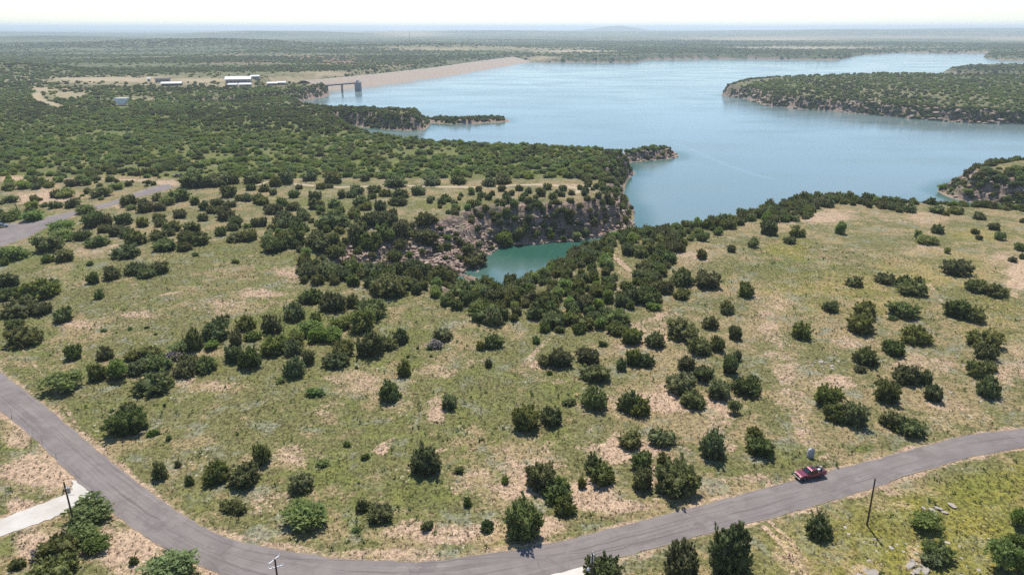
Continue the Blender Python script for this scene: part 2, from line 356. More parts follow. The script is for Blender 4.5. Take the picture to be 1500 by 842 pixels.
class NT:
    """terse node building"""
    def __init__(s, m): s.n = m.node_tree.nodes; s.l = m.node_tree.links
    def _in(s, sock, v):
        if isinstance(v, bpy.types.NodeSocket): s.l.new(v, sock)
        else: sock.default_value = v
    def noise(s, vec, scale, detail=4, rough=0.55, out='Fac', dist=0.0):
        k = s.n.new('ShaderNodeTexNoise'); s._in(k.inputs['Vector'], vec); k.inputs['Scale'].default_value = scale; k.inputs['Detail'].default_value = detail; k.inputs['Roughness'].default_value = rough; k.inputs['Distortion'].default_value = dist
        return k.outputs[out]
    def voro(s, vec, scale, feat='F1', out='Distance'):
        k = s.n.new('ShaderNodeTexVoronoi'); k.feature = feat; s._in(k.inputs['Vector'], vec); k.inputs['Scale'].default_value = scale
        return k.outputs[out]
    def m(s, op, a, b=0.0, clamp=False):
        k = s.n.new('ShaderNodeMath'); k.operation = op; k.use_clamp = clamp; s._in(k.inputs[0], a); s._in(k.inputs[1], b); return k.outputs[0]
    def ramp(s, x, lo, hi, a=0.0, b=1.0):
        k = s.n.new('ShaderNodeMapRange'); k.interpolation_type = 'SMOOTHSTEP'; s._in(k.inputs['Value'], x); k.inputs['From Min'].default_value = lo; k.inputs['From Max'].default_value = hi; k.inputs['To Min'].default_value = a; k.inputs['To Max'].default_value = b; return k.outputs[0]
    def mix(s, f, a, b, mode='MIX'):
        k = s.n.new('ShaderNodeMix'); k.data_type = 'RGBA'; k.blend_type = mode; s._in(k.inputs['Factor'], f)
        for nm, v in (('A', a), ('B', b)):
            if isinstance(v, bpy.types.NodeSocket): s.l.new(v, k.inputs[nm])
            else: k.inputs[nm].default_value = tuple(v) + ((1,) if len(v) == 3 else ())
        return k.outputs['Result']
    def attr(s, name, out='Fac'):
        k = s.n.new('ShaderNodeAttribute'); k.attribute_name = name; return k.outputs[out]
    def pos(s): return s.n.new('ShaderNodeNewGeometry').outputs['Position']
    def scale(s, v, k3):
        k = s.n.new('ShaderNodeMapping'); s._in(k.inputs['Vector'], v); k.inputs['Scale'].default_value = k3; return k.outputs[0]

def mesh_np(name, verts, faces_flat, counts, m=None, smooth_=False):
    me = bpy.data.meshes.new(name)
    verts = np.asarray(verts, np.float32); faces_flat = np.asarray(faces_flat, np.int32); counts = np.asarray(counts, np.int32)
    me.vertices.add(len(verts)); me.vertices.foreach_set('co', verts.ravel())
    me.loops.add(len(faces_flat)); me.loops.foreach_set('vertex_index', faces_flat)
    me.polygons.add(len(counts)); st = np.concatenate([[0], np.cumsum(counts)[:-1]]).astype(np.int32)
    me.polygons.foreach_set('loop_start', st)
    try: me.polygons.foreach_set('loop_total', counts)
    except Exception: pass
    if smooth_: me.polygons.foreach_set('use_smooth', np.ones(len(counts), bool))
    me.update(calc_edges=True); me.validate()
    if m: me.materials.append(m)
    return me
def fattr(me, name, a):
    at_ = me.attributes.new(name, 'FLOAT', 'POINT'); at_.data.foreach_set('value', np.asarray(a, np.float32).ravel())
def link(name, me, parent=None, loc=None):
    o = bpy.data.objects.new(name, me); COL.objects.link(o)
    if parent is not None: o.parent = parent
    if loc is not None: o.location = loc
    return o
def tag(o, label=None, cat=None, group=None, kind=None):
    if label: o['label'] = label
    if cat: o['category'] = cat
    if group: o['group'] = group
    if kind: o['kind'] = kind
    return o
def empty(name, loc=(0, 0, 0), rz=0.0):
    o = bpy.data.objects.new(name, None); COL.objects.link(o); o.location = loc; o.rotation_euler = (0, 0, rz); o.empty_display_size = 0.5
    return o
class MB:
    """collects boxes, tubes and prisms into one mesh"""
    def __init__(s): s.b = bmesh.new()
    def box(s, c, d, rz=0.0, taper=None, bevel=0.0, rot=None):
        r = bmesh.ops.create_cube(s.b, size=1.0); vs = r['verts']
        for v in vs:
            k = 1.0
            if taper and v.co.z > 0: v.co.x *= taper[0]; v.co.y *= taper[1]
            v.co = Vector((v.co.x * d[0], v.co.y * d[1], v.co.z * d[2]))
        M = Matrix.Translation(c) @ (rot.to_4x4() if rot else Matrix.Rotation(rz, 4, 'Z'))
        if bevel:
            es = list({e for v in vs for e in v.link_edges})
            out = bmesh.ops.bevel(s.b, geom=es, offset=bevel, segments=2, affect='EDGES', profile=0.6)
            vs = list({v for f in out['faces'] for v in f.verts} | {v for v in vs if v.is_valid})
        bmesh.ops.transform(s.b, matrix=M, verts=vs); return s
    def tube(s, p, q, r0, r1=None, n=10, cap=True):
        p, q = Vector(p), Vector(q); r1 = r0 if r1 is None else r1
        o = bmesh.ops.create_cone(s.b, cap_ends=cap, segments=n, radius1=r0, radius2=r1, depth=(q - p).length)
        M = Matrix.Translation((p + q) / 2) @ (q - p).to_track_quat('Z', 'Y').to_matrix().to_4x4()
        bmesh.ops.transform(s.b, matrix=M, verts=o['verts']); return s
    def prism(s, prof, y0, y1, axis='y'):
        """profile in x,z extruded along y"""
        a = [s.b.verts.new((x, y0, z)) for x, z in prof]; b = [s.b.verts.new((x, y1, z)) for x, z in prof]
        n = len(prof)
        s.b.faces.new(a[::-1]); s.b.faces.new(b)
        for i in range(n): s.b.faces.new((a[i], a[(i + 1) % n], b[(i + 1) % n], b[i]))
        return s
    def poly(s, pts):
        s.b.faces.new([s.b.verts.new(p) for p in pts]); return s
    def build(s, name, m, parent=None, smooth_=False, bevel=0.0):
        if bevel: bmesh.ops.bevel(s.b, geom=list(s.b.edges), offset=bevel, segments=2, affect='EDGES', profile=0.6, clamp_overlap=True)
        bmesh.ops.recalc_face_normals(s.b, faces=s.b.faces)
        me = bpy.data.meshes.new(name); s.b.to_mesh(me); s.b.free(); me.materials.append(m)
        if smooth_:
            for p in me.polygons: p.use_smooth = True
        return link(name, me, parent)

# ------------------------------------------------------------------ terrain sheet
def ground_material():
    m, n, l, b = mat('ground'); t = NT(m); p = t.pos()
    p2 = t.scale(p, (1, 1, 0.35))
    nb = t.noise(p2, 0.045, 5, 0.6); nm = t.noise(p2, 0.22, 6, 0.65); nf = t.noise(p2, 1.3, 6, 0.7); nff = t.noise(p2, 4.5, 4, 0.7)
    bare, lush, flow, tan, red, rock, far, path, wet = [t.attr(a) for a in ('bare', 'lush', 'flow', 'tan', 'red', 'rock', 'far', 'path', 'wet')]
    dry = t.mix(t.ramp(nf, .35, .65), (0.285, 0.215, 0.115), (0.185, 0.145, 0.07))
    grn = t.mix(t.ramp(nf, .35, .65), (0.098, 0.100, 0.035), (0.165, 0.150, 0.062))
    sage = t.mix(t.ramp(nf, .3, .7), (0.15, 0.155, 0.098), (0.23, 0.222, 0.158))
    green2 = t.mix(t.ramp(nm, .3, .7), (0.084, 0.105, 0.026), (0.148, 0.150, 0.044))
    dirt = t.mix(t.ramp(nm, .3, .7), (0.41, 0.295, 0.20), (0.335, 0.235, 0.155))
    k = t.m('ADD', t.m('MULTIPLY', nb, .9), t.m('MULTIPLY', nm, .8))
    k = t.m('ADD', t.m('ADD', k, t.m('MULTIPLY', lush, .22)), t.m('MULTIPLY', nf, .35))            # about 1.02 on average
    c = t.mix(t.ramp(k, .95, 1.08), dry, grn)
    c = t.mix(t.ramp(t.noise(p2, .13, 7, .72, dist=.4), .52, .63, 0, .8), c, sage)
    c = t.mix(t.ramp(t.m('ADD', lush, t.m('MULTIPLY', t.m('SUBTRACT', nm, .5), 1.4)), .25, .75), c, green2)
    kb = t.m('ADD', t.m('ADD', bare, t.m('MULTIPLY', t.m('SUBTRACT', nm, .5), 1.9)), t.m('MULTIPLY', t.m('SUBTRACT', nf, .5), 1.2))
    kb = t.m('ADD', kb, t.m('MULTIPLY', t.m('SUBTRACT', nff, .5), .7))
    c = t.mix(t.ramp(kb, .40, .74), c, dirt)
    # scattered grey stones
    st = t.m('MULTIPLY', t.ramp(t.voro(p2, .9), .26, .12), t.ramp(t.noise(p2, .07, 3), .55, .66))
    c = t.mix(t.m('MULTIPLY', st, .7), c, (0.50, 0.44, 0.37))
    fl = t.m('MULTIPLY', flow, t.ramp(t.m('ADD', t.m('MULTIPLY', nff, .5), t.m('MULTIPLY', nf, .5)), .40, .58))
    c = t.mix(t.m('MULTIPLY', fl, .8), c, t.mix(nff, (0.30, 0.22, 0.02), (0.22, 0.20, 0.03)))
    # clumps of growth: tops and gaps
    cl = t.voro(p2, 1.15); cl2 = t.voro(p2, 2.6)
    mott = t.m('MULTIPLY', t.ramp(cl, .1, .75, .70, 1.26), t.ramp(cl2, .1, .8, .76, 1.2))
    mott = t.m('MULTIPLY', mott, t.ramp(nff, .3, .7, .64, 1.34))
    c = t.mix(1.0, c, t.mix(0.0, mott, mott), 'MULTIPLY')
    # far scrub country, where single bushes are no longer built
    fv = t.voro(p, .055); fv2 = t.voro(p, .13); fn = t.noise(t.scale(p, (.45, 1.5, 1)), .0022, 6, .62); fn2 = t.noise(p, .012, 5, .6)
    farc = t.mix(t.ramp(fn2, .38, .62), (0.10, 0.125, 0.052), (0.155, 0.155, 0.075))
    farc = t.mix(t.ramp(fn, .46, .60, 0, .75), farc, (0.062, 0.078, 0.038))
    farc = t.mix(t.m('MULTIPLY', t.ramp(fv, .62, .3), t.ramp(fv2, .75, .35)), farc, (0.038, 0.05, 0.024))
    farc = t.mix(t.ramp(t.noise(t.scale(p, (.5, 2.2, 1)), .0013, 5, .6), .60, .70, 0, .8), farc, (0.30, 0.235, 0.15))
    c = t.mix(far, c, farc)
    c = t.mix(t.m('MULTIPLY', tan, t.ramp(fn2, .3, .55, .55, 1)), c, t.mix(t.ramp(nm, .3, .7), (0.42, 0.33, 0.22), (0.33, 0.27, 0.16)))
    c = t.mix(t.m('MULTIPLY', red, t.ramp(fn2, .36, .56)), c, (0.33, 0.17, 0.11))
    # rock: ledges of pinkish sandstone
    rz = t.noise(t.scale(p, (.10, .10, .9)), 1.0, 5, .6, dist=.4)
    rc = t.mix(t.ramp(rz, .35, .65), (0.31, 0.21, 0.155), (0.41, 0.31, 0.24))
    rc = t.mix(t.ramp(t.noise(p, .35, 5, .65), .5, .68), rc, (0.19, 0.14, 0.11))
    rc = t.mix(t.ramp(t.voro(p, .55, 'DISTANCE_TO_EDGE'), .09, .0, 0, .85), rc, (0.10, 0.075, 0.06))
    rc = t.mix(t.ramp(t.noise(p, .06, 4, .6), .52, .62, 0, .7), rc, (0.15, 0.15, 0.075))
    rk = t.ramp(t.m('ADD', rock, t.m('MULTIPLY', t.m('SUBTRACT', nm, .5), 1.0)), .30, .62)
    rc = t.mix(t.ramp(t.voro(t.scale(p, (1, 1, 1.6)), .21, 'DISTANCE_TO_EDGE'), .10, .0, 0, .8), rc, (0.09, 0.07, 0.055))
    c = t.mix(rk, c, rc)
    c = t.mix(wet, c, (0.36, 0.255, 0.20))
    c = t.mix(t.m('MULTIPLY', path, t.ramp(nf, .2, .5, .6, 1)), c, (0.46, 0.36, 0.25))
    l.new(c, b.inputs['Base Color'])
    b.inputs['Roughness'].default_value = .95; b.inputs['Specular IOR Level'].default_value = .1
    bp = n.new('ShaderNodeBump'); bp.inputs['Strength'].default_value = .55; bp.inputs['Distance'].default_value = .35
    hsum = t.m('ADD', t.m('MULTIPLY', nf, 1.0), t.m('ADD', t.m('MULTIPLY', nff, .45), t.m('MULTIPLY', cl, -.6)))
    l.new(hsum, bp.inputs['Height']); l.new(bp.outputs[0], b.inputs['Normal'])
    return m
na, nr = GX.shape
idx = np.arange(na * nr).reshape(na, nr)
quads = np.stack([idx[:-1, :-1], idx[1:, :-1], idx[1:, 1:], idx[:-1, 1:]], -1).reshape(-1, 4)
me = mesh_np('ground', np.stack([GX, GY, GZ], -1).reshape(-1, 3), quads[:, ::-1].ravel(), np.full(len(quads), 4), ground_material(), True)
gslope = np.hypot(np.gradient(GZ, axis=1) / np.gradient(GR, axis=1), np.gradient(GZ, axis=0) / (np.gradient(GA, axis=0) * GR))
M_rock = np.clip(np.maximum(GROUGH * 0.75, 0) + smooth(.35, .8, gslope) * .45 * (GD < 60), 0, 1) * (GR < 2000)
M_far = np.clip(smooth(480, 1100, GR) * .55 + smooth(1100, 2600, GR) * .45, 0, 1)
M_wet = smooth(3.0, .4, GD) * (GD > -50) * .8 * (GR > 200) * smooth(5000, 4000, GR)
for k, a in (('bare', M_bare), ('lush', M_lush), ('flow', M_flow), ('tan', M_tan), ('red', M_red), ('rock', M_rock), ('far', M_far), ('path', smooth(2.6, .7, GPATH)), ('wet', M_wet)):
    fattr(me, k, a)
tag(link('ground', me), kind='structure')

# ------------------------------------------------------------------ water
def water_material():
    m, n, l, b = mat('lake_water'); t = NT(m); p = t.pos()
    sh = t.attr('shallow'); stn = t.attr('streak')
    deep = t.mix(t.ramp(t.noise(t.scale(p, (1, .45, 1)), .008, 4, .5), .35, .65), (0.155, 0.218, 0.213), (0.168, 0.228, 0.222))
    c = t.mix(sh, deep, (0.03, 0.10, 0.07))
    c = t.mix(t.m('MULTIPLY', stn, .22), c, (0.30, 0.42, 0.44))
    l.new(c, b.inputs['Base Color'])
    r = t.ramp(t.noise(t.scale(p, (.6, 1.5, 1)), .012, 4, .55), .3, .7, .10, .22)
    l.new(r, b.inputs['Roughness']); b.inputs['IOR'].default_value = 1.33
    bp = n.new('ShaderNodeBump'); bp.inputs['Strength'].default_value = .07; bp.inputs['Distance'].default_value = .2
    h = t.m('ADD', t.noise(t.scale(p, (1, 1.6, 1)), .45, 4, .6), t.m('MULTIPLY', t.noise(p, 1.6, 3, .6), .3))
    l.new(h, bp.inputs['Height']); l.new(bp.outputs[0], b.inputs['Normal'])
    return m
wa = np.radians(np.linspace(-60, 60, 361)); wr = np.geomspace(215, 4600, 420)
A_, R_ = np.meshgrid(wa, wr, indexing='ij'); X_, Y_ = R_ * np.sin(A_), R_ * np.cos(A_)
D_ = np.minimum(poly_sd(X_.ravel(), Y_.ravel(), LAKE), poly_sd(X_.ravel(), Y_.ravel(), INLET)).reshape(X_.shape)
cove = np.exp(-(((X_ - at(800, 362, WL)[0]) / 60) ** 2 + ((Y_ - 325) / 36) ** 2) * 0.9)
shal = np.clip(np.maximum(smooth(-16, -1, D_) * .75, cove * 1.1), 0, 1) * (1 - smooth(1200, 2200, R_) * .8)
rc_ = np.exp(-(((X_ - at(1470, 312, WL)[0]) / 80) ** 2 + ((Y_ - 390) / 40) ** 2)); shal = np.clip(np.maximum(shal, rc_ * .8), 0, 1)
strk = np.zeros(X_.shape)
for pts, wd in (([(985, 210), (1020, 222), (1060, 240), (1100, 254), (1130, 262)], 2.0), ([(745, 118), (770, 122), (795, 133)], 8), ([(790, 113), (850, 121)], 9), ([(940, 122), (1000, 133), (1080, 151)], 10), ([(870, 136), (960, 142), (1020, 150)], 8)):
    dd, _ = line_d(X_.ravel(), Y_.ravel(), [P(*q) for q in pts]); strk = np.maximum(strk, np.exp(-(dd.reshape(X_.shape) / wd) ** 2))
ii = np.arange(X_.size).reshape(X_.shape)
q = np.stack([ii[:-1, :-1], ii[1:, :-1], ii[1:, 1:], ii[:-1, 1:]], -1).reshape(-1, 4)
dq = D_.ravel()[q].min(1); q = q[dq < 14]                        # water lies only where the lake is
used = np.unique(q); remap = np.full(X_.size, -1); remap[used] = np.arange(len(used))
V_ = np.stack([X_.ravel(), Y_.ravel(), np.full(X_.size, WL)], -1)[used]
me = mesh_np('lake_water', V_, remap[q][:, ::-1].ravel(), np.full(len(q), 4), water_material(), True)
fattr(me, 'shallow', shal.ravel()[used]); fattr(me, 'streak', strk.ravel()[used])
tag(link('lake_water', me), kind='structure')

# ------------------------------------------------------------------ roads
def asphalt(name, c0, c1, lines=True):
    m, n, l, b = mat(name); t = NT(m); p = t.pos()
    sv_ = t.attr('across'); al = t.attr('along')
    nf = t.noise(p, 6, 5, .7); nb = t.noise(p, .25, 5, .6)
    c = t.mix(t.ramp(nb, .3, .7), c0, c1)
    c = t.mix(1.0, c, t.mix(nf, (.86, .86, .86), (1.14, 1.14, 1.14)), 'MULTIPLY')
    if lines:
        cmb = n.new('ShaderNodeCombineXYZ'); l.new(t.m('MULTIPLY', sv_, 16), cmb.inputs[0]); l.new(t.m('MULTIPLY', al, .035), cmb.inputs[1])
        stv = t.noise(cmb.outputs[0], 1.0, 4, .6)                  # rolled-in wheel tracks and tar streaks along the road
        c = t.mix(t.ramp(stv, .50, .68, 0, .65), c, tuple(k * .60 for k in c0))
        c = t.mix(t.ramp(stv, .44, .30, 0, .4), c, tuple(min(1, k * 1.25) for k in c1))
        c = t.mix(t.ramp(t.noise(p, .11, 5, .7), .56, .60, 0, .35), c, tuple(k * .74 for k in c0))
        c = t.mix(t.ramp(t.noise(p, .16, 4, .6), .42, .36, 0, .3), c, tuple(min(1, k * 1.22) for k in c1))
        crk = t.voro(t.scale(p, (1, 1, 1)), .33, 'DISTANCE_TO_EDGE')
        c = t.mix(t.m('MULTIPLY', t.ramp(crk, .035, .0), t.ramp(t.noise(p, .09, 3), .5, .6, 0, .32)), c, tuple(k * .5 for k in c0))
        e = t.m('ABSOLUTE', t.m('SUBTRACT', sv_, .5))
        c = t.mix(t.ramp(t.m('ADD', e, t.m('MULTIPLY', t.m('SUBTRACT', t.noise(p, .8, 5, .65), .5), .14)), .470, .505, 0, .85), c, (0.26, 0.205, 0.145))
    l.new(c, b.inputs['Base Color']); b.inputs['Roughness'].default_value = .9; b.inputs['Specular IOR Level'].default_value = .25
    bp = n.new('ShaderNodeBump'); bp.inputs['Strength'].default_value = .2; bp.inputs['Distance'].default_value = .03; l.new(nf, bp.inputs['Height']); l.new(bp.outputs[0], b.inputs['Normal'])
    return m
M_ASPH = asphalt('asphalt', (0.180, 0.152, 0.141), (0.224, 0.193, 0.177))
def ribbon(name, a, b, z, m, rows=9):
    k = np.linspace(0, 1, rows); n_ = len(a)
    pts = a[:, None, :] * (1 - k)[None, :, None] + b[:, None, :] * k[None, :, None]
    zz = np.full(pts.shape[:2], z) + 0.10 * (1 - (2 * k - 1) ** 2)[None, :]
    i_ = np.arange(n_ * rows).reshape(n_, rows)
    qd = np.stack([i_[:-1, :-1], i_[1:, :-1], i_[1:, 1:], i_[:-1, 1:]], -1).reshape(-1, 4)
    me = mesh_np(name, np.concatenate([pts, zz[..., None]], -1).reshape(-1, 3), qd.ravel(), np.full(len(qd), 4), m, True)
    if me.polygons[0].normal.z < 0: me.flip_normals()
    s = np.concatenate([[0], np.cumsum(np.hypot(*np.diff((a + b) / 2, axis=0).T))])
    fattr(me, 'across', np.broadcast_to(k, (n_, rows))); fattr(me, 'along', np.broadcast_to(s[:, None], (n_, rows)))
    return tag(link(name, me), kind='structure')
ribbon('road', frayed(road_a, 4, 501), frayed(road_b, 4, 502), 0.0, M_ASPH)
ribbon('side_road', frayed(road2_a, 4, 503), frayed(road2_b, 4, 504), 0.0, M_ASPH)
M_GRAV = asphalt('pale_gravel', (0.46, 0.42, 0.36), (0.56, 0.52, 0.46), False)
M_CONC = asphalt('pale_concrete', (0.55, 0.50, 0.44), (0.62, 0.58, 0.52), False)
def sheet(name, pts, z, m):
    w_ = np.array(W0(pts)); rg = random.Random(len(pts)); fine = []
    for a, b in zip(w_, np.roll(w_, -1, 0)):
        n_ = max(1, int(np.hypot(*(b - a)) / .8))
        fine += [tuple(a + (b - a) * k / n_ + (np.array([rg.uniform(-.22, .22), rg.uniform(-.22, .22)]) if k else 0)) for k in range(n_)]
    b_ = bmesh.new(); vs = [b_.verts.new((x, y, z)) for x, y in fine]; f = b_.faces.new(vs)
    bmesh.ops.triangulate(b_, faces=[f]); bmesh.ops.recalc_face_normals(b_, faces=b_.faces)
    me = bpy.data.meshes.new(name); b_.to_mesh(me); b_.free(); me.materials.append(m)
    if me.polygons[0].normal.z < 0: me.flip_normals()
    return tag(link(name, me), kind='structure')
sheet('gravel_driveway', DRIVE, 0.012, M_GRAV)
sheet('concrete_driveway', DRIVE2, 0.014, M_CONC)
sheet('concrete_pad', PAD, 0.014, M_CONC)

# ------------------------------------------------------------------ foliage: crowns built from many small sprays
def leaf_mat(name, dark, light, trans, hue=0.06):
    m, n, l, b = mat(name); t = NT(m)
    oi = n.new('ShaderNodeObjectInfo').outputs['Random']
    c = t.mix(t.attr('tint'), dark, light)
    hs = n.new('ShaderNodeHueSaturation'); l.new(c, hs.inputs['Color'])
    l.new(t.ramp(oi, 0, 1, .5 - hue * .5, .5 + hue * .35), hs.inputs['Hue']); l.new(t.m('ADD', t.m('MULTIPLY', t.m('FRACT', t.m('MULTIPLY', oi, 7.13)), .55), .88), hs.inputs['Value'])
    l.new(t.m('ADD', t.m('MULTIPLY', t.m('FRACT', t.m('MULTIPLY', oi, 3.77)), .3), .8), hs.inputs['Saturation'])
    l.new(hs.outputs[0], b.inputs['Base Color']); b.inputs['Roughness'].default_value = .75; b.inputs['Specular IOR Level'].default_value = .2
    tr = n.new('ShaderNodeBsdfTranslucent'); l.new(hs.outputs[0], tr.inputs['Color'])
    mx = n.new('ShaderNodeMixShader'); mx.inputs[0].default_value = trans
    l.new(b.outputs[0], mx.inputs[1]); l.new(tr.outputs[0], mx.inputs[2]); l.new(mx.outputs[0], n['Material Output'].inputs['Surface'])
    return m
M_JUN = leaf_mat('juniper_leaf', (0.084, 0.106, 0.032), (0.265, 0.285, 0.090), .42)
M_MES = leaf_mat('mesquite_leaf', (0.135, 0.185, 0.040), (0.29, 0.34, 0.10), .48, .05)
M_FORB = leaf_mat('forb_leaf', (0.09, 0.13, 0.03), (0.17, 0.21, 0.06), .3)
M_DEAD = leaf_mat('dead_twig', (0.16, 0.13, 0.115), (0.27, 0.23, 0.20), .05)
M_BARK = plain('bark', (0.10, 0.075, 0.055), .95, 0, .3, 8)

def crown_mesh(name, seed, m, lobes=5, leaves=1500, size=.16, core=.8, up=.7, flat=1.0, airy=0.0, spread=.5):
    """unit crown: about 1 in radius, 0..1 high; sprays of small faces over several uneven lobes"""
    g = np.random.default_rng(seed)
    cs = [(0, 0, .44, .60, .46), (0, 0, .20, .70, .26)]
    for i in range(lobes):
        a = g.uniform(0, 6.283); rr = g.uniform(.25, spread); s = g.uniform(.32, .54)
        zc = g.uniform(.26, .74) * flat
        cs.append((rr * math.cos(a), rr * math.sin(a), zc, s, s * g.uniform(.62, .85)))
    cs = np.array(cs); wgt = cs[:, 3] ** 2; wgt /= wgt.sum()
    li = g.choice(len(cs), leaves, p=wgt); C = cs[li]
    d = g.normal(size=(leaves, 3)); d /= np.linalg.norm(d, axis=1)[:, None]
    d[:, 2] = np.where(d[:, 2] < -.75, -d[:, 2] * .6, d[:, 2])
    rad = g.uniform(.86 - airy, 1.02, leaves) + .10 * np.maximum(g.normal(size=leaves), 0)
    pos = np.stack([C[:, 0] + d[:, 0] * rad * C[:, 3], C[:, 1] + d[:, 1] * rad * C[:, 3], C[:, 2] + d[:, 2] * rad * C[:, 4]], -1)
    pos[:, 2] = np.maximum(pos[:, 2], .02 + .08 * g.random(leaves))
    ax = d * .75 + np.array([0, 0, up]) + g.normal(size=(leaves, 3)) * .4; ax /= np.linalg.norm(ax, axis=1)[:, None]
    sd_ = np.cross(ax, g.normal(size=(leaves, 3))); sd_ /= np.linalg.norm(sd_, axis=1)[:, None]
    nn = np.cross(ax, sd_)
    tgt = d + g.normal(size=(leaves, 3)) * .35; tgt -= ax * (tgt * ax).sum(1)[:, None]; tgt /= np.linalg.norm(tgt, axis=1)[:, None]
    sel = g.random(leaves) < .7
    nn = np.where(sel[:, None], tgt, nn); sd_ = np.cross(nn, ax)
    L = size * g.uniform(.6, 1.5, leaves)[:, None]; Wd = L * g.uniform(.34, .6, leaves)[:, None]
    zs = np.array([1, 1, .8])
    v0 = pos - ax * L * .45 * zs; v1 = pos + sd_ * Wd * zs + nn * Wd * .35; v2 = pos + ax * L * .75 * zs; v3 = pos - sd_ * Wd * zs + nn * Wd * .35
    V = np.stack([v0, v1, v2, v3], 1).reshape(-1, 3)
    F = (np.arange(leaves) * 4)[:, None] + np.array([[0, 1, 2, 0, 2, 3]]); F = F.reshape(-1)
    cnt = np.full(leaves * 2, 3)
    tint = np.repeat(np.clip(g.beta(1.6, 2.4, leaves) , 0, 1), 4)
    if core > 0:                                                    # the inner mass of twigs
        for (x, y, z, s, h) in cs:
            b_ = bmesh.new(); bmesh.ops.create_icosphere(b_, subdivisions=2, radius=1.0)
            vv = np.array([v.co[:] for v in b_.verts]); ff = np.array([[v.index for v in f.verts] for f in b_.faces]); b_.free()
            nz = 1 + .22 * (g.random(len(vv)) - .5)
            vv = vv * nz[:, None] * core * np.array([s, s, h]) + np.array([x, y, z]); vv[:, 2] = np.maximum(vv[:, 2], .0)
            F = np.concatenate([F, (ff + len(V)).ravel()]); V = np.concatenate([V, vv]); cnt = np.concatenate([cnt, np.full(len(ff), 3)])
            tint = np.concatenate([tint, g.beta(1.6, 2.6, len(vv))])
    V[:, :2] /= 1.0; V[:, 2] /= max(1e-6, np.percentile(V[:, 2], 99.6))
    me = mesh_np(name, V, F, cnt, m); fattr(me, 'tint', tint)
    return me
def juniper_mesh(name, seed, m, lobes=5, plumes=110, per=22, spread=.5, core=.66, size=.085):
    """unit juniper crown: uneven lobes covered with upright feathery plumes, darker gaps between them"""
    g = np.random.default_rng(seed)
    cs = [(0, 0, .42, .55, .40), (0, 0, .18, .66, .22)]
    a0 = g.uniform(0, 6.283)
    for i in range(lobes):
        a = a0 + 6.283 * i / max(lobes, 1) + g.uniform(-.6, .6); rr = g.uniform(.25, spread); s_ = g.uniform(.28, .5)
        cs.append((rr * math.cos(a), rr * math.sin(a), g.uniform(.16, .66), s_, s_ * g.uniform(.6, .85)))
    cs = np.array(cs); wgt = cs[:, 3] ** 2; wgt /= wgt.sum()
    n = plumes * 5; li = g.choice(len(cs), n, p=wgt); C = cs[li]
    d = g.normal(size=(n, 3)); d /= np.linalg.norm(d, axis=1)[:, None]
    base = np.stack([C[:, 0] + d[:, 0] * .8 * C[:, 3], C[:, 1] + d[:, 1] * .8 * C[:, 3], C[:, 2] + d[:, 2] * .8 * C[:, 4]], -1)
    ok = base[:, 2] > .02
    for q in cs:
        ok &= (((base[:, 0] - q[0]) / q[3]) ** 2 + ((base[:, 1] - q[1]) / q[3]) ** 2 + ((base[:, 2] - q[2]) / q[4]) ** 2) > .58
    base, d = base[ok][:plumes], d[ok][:plumes]; k = len(base)
    ax = d * 1.0 + np.array([0, 0, .5]) + g.normal(size=(k, 3)) * .22; ax /= np.linalg.norm(ax, axis=1)[:, None]
    L = g.uniform(.16, .36, k) * (1 + .35 * (g.random(k) < .12)); tn = g.beta(2, 2.2, k)
    t = g.random((k, per)); rad = (.105 * (1 - t) ** .7 + .02) * g.uniform(.4, 1.0, (k, per))
    off = g.normal(size=(k, per, 3)); off -= ax[:, None] * (off * ax[:, None]).sum(-1, keepdims=True); off /= np.linalg.norm(off, axis=-1, keepdims=True)
    pos = base[:, None] + ax[:, None] * (t * L[:, None])[..., None] + off * rad[..., None]
    la = ax[:, None] * .8 + off * .55 + g.normal(size=(k, per, 3)) * .25; la /= np.linalg.norm(la, axis=-1, keepdims=True)
    nn = off + d[:, None] * .6 + g.normal(size=(k, per, 3)) * .3; nn -= la * (nn * la).sum(-1, keepdims=True); nn /= np.linalg.norm(nn, axis=-1, keepdims=True)
    sd_ = np.cross(nn, la); LL = (size * g.uniform(.7, 1.5, (k, per)))[..., None]; W_ = LL * .52
    V = np.stack([pos - la * LL * .5, pos + sd_ * W_, pos + la * LL, pos - sd_ * W_], 2).reshape(-1, 3)
    nl = k * per; F = ((np.arange(nl) * 4)[:, None] + np.array([[0, 1, 2, 0, 2, 3]])).reshape(-1); cnt = np.full(nl * 2, 3)
    tint = np.repeat(np.clip(tn[:, None] + .22 * g.normal(size=(k, per)), 0, 1).ravel(), 4)
    for (x, y, z, s_, h) in cs:
        b_ = bmesh.new(); bmesh.ops.create_icosphere(b_, subdivisions=2, radius=1.0)
        vv = np.array([v.co[:] for v in b_.verts]); ff = np.array([[v.index for v in f.verts] for f in b_.faces]); b_.free()
        vv = vv * (1 + .3 * (g.random(len(vv)) - .5))[:, None] * core * np.array([s_, s_, h]) / .8 + np.array([x, y, z]); vv[:, 2] = np.maximum(vv[:, 2], 0)
        F = np.concatenate([F, (ff + len(V)).ravel()]); V = np.concatenate([V, vv]); cnt = np.concatenate([cnt, np.full(len(ff), 3)]); tint = np.concatenate([tint, g.beta(1.4, 3.0, len(vv))])
    V[:, 2] = np.where(V[:, 2] < .0, V[:, 2] * .3, V[:, 2])
    V[:, :2] /= np.percentile(np.hypot(V[:, 0], V[:, 1]), 97.5); V[:, 2] /= np.percentile(V[:, 2], 99.3)
    me = mesh_np(name, V, F, cnt, m); fattr(me, 'tint', tint); return me
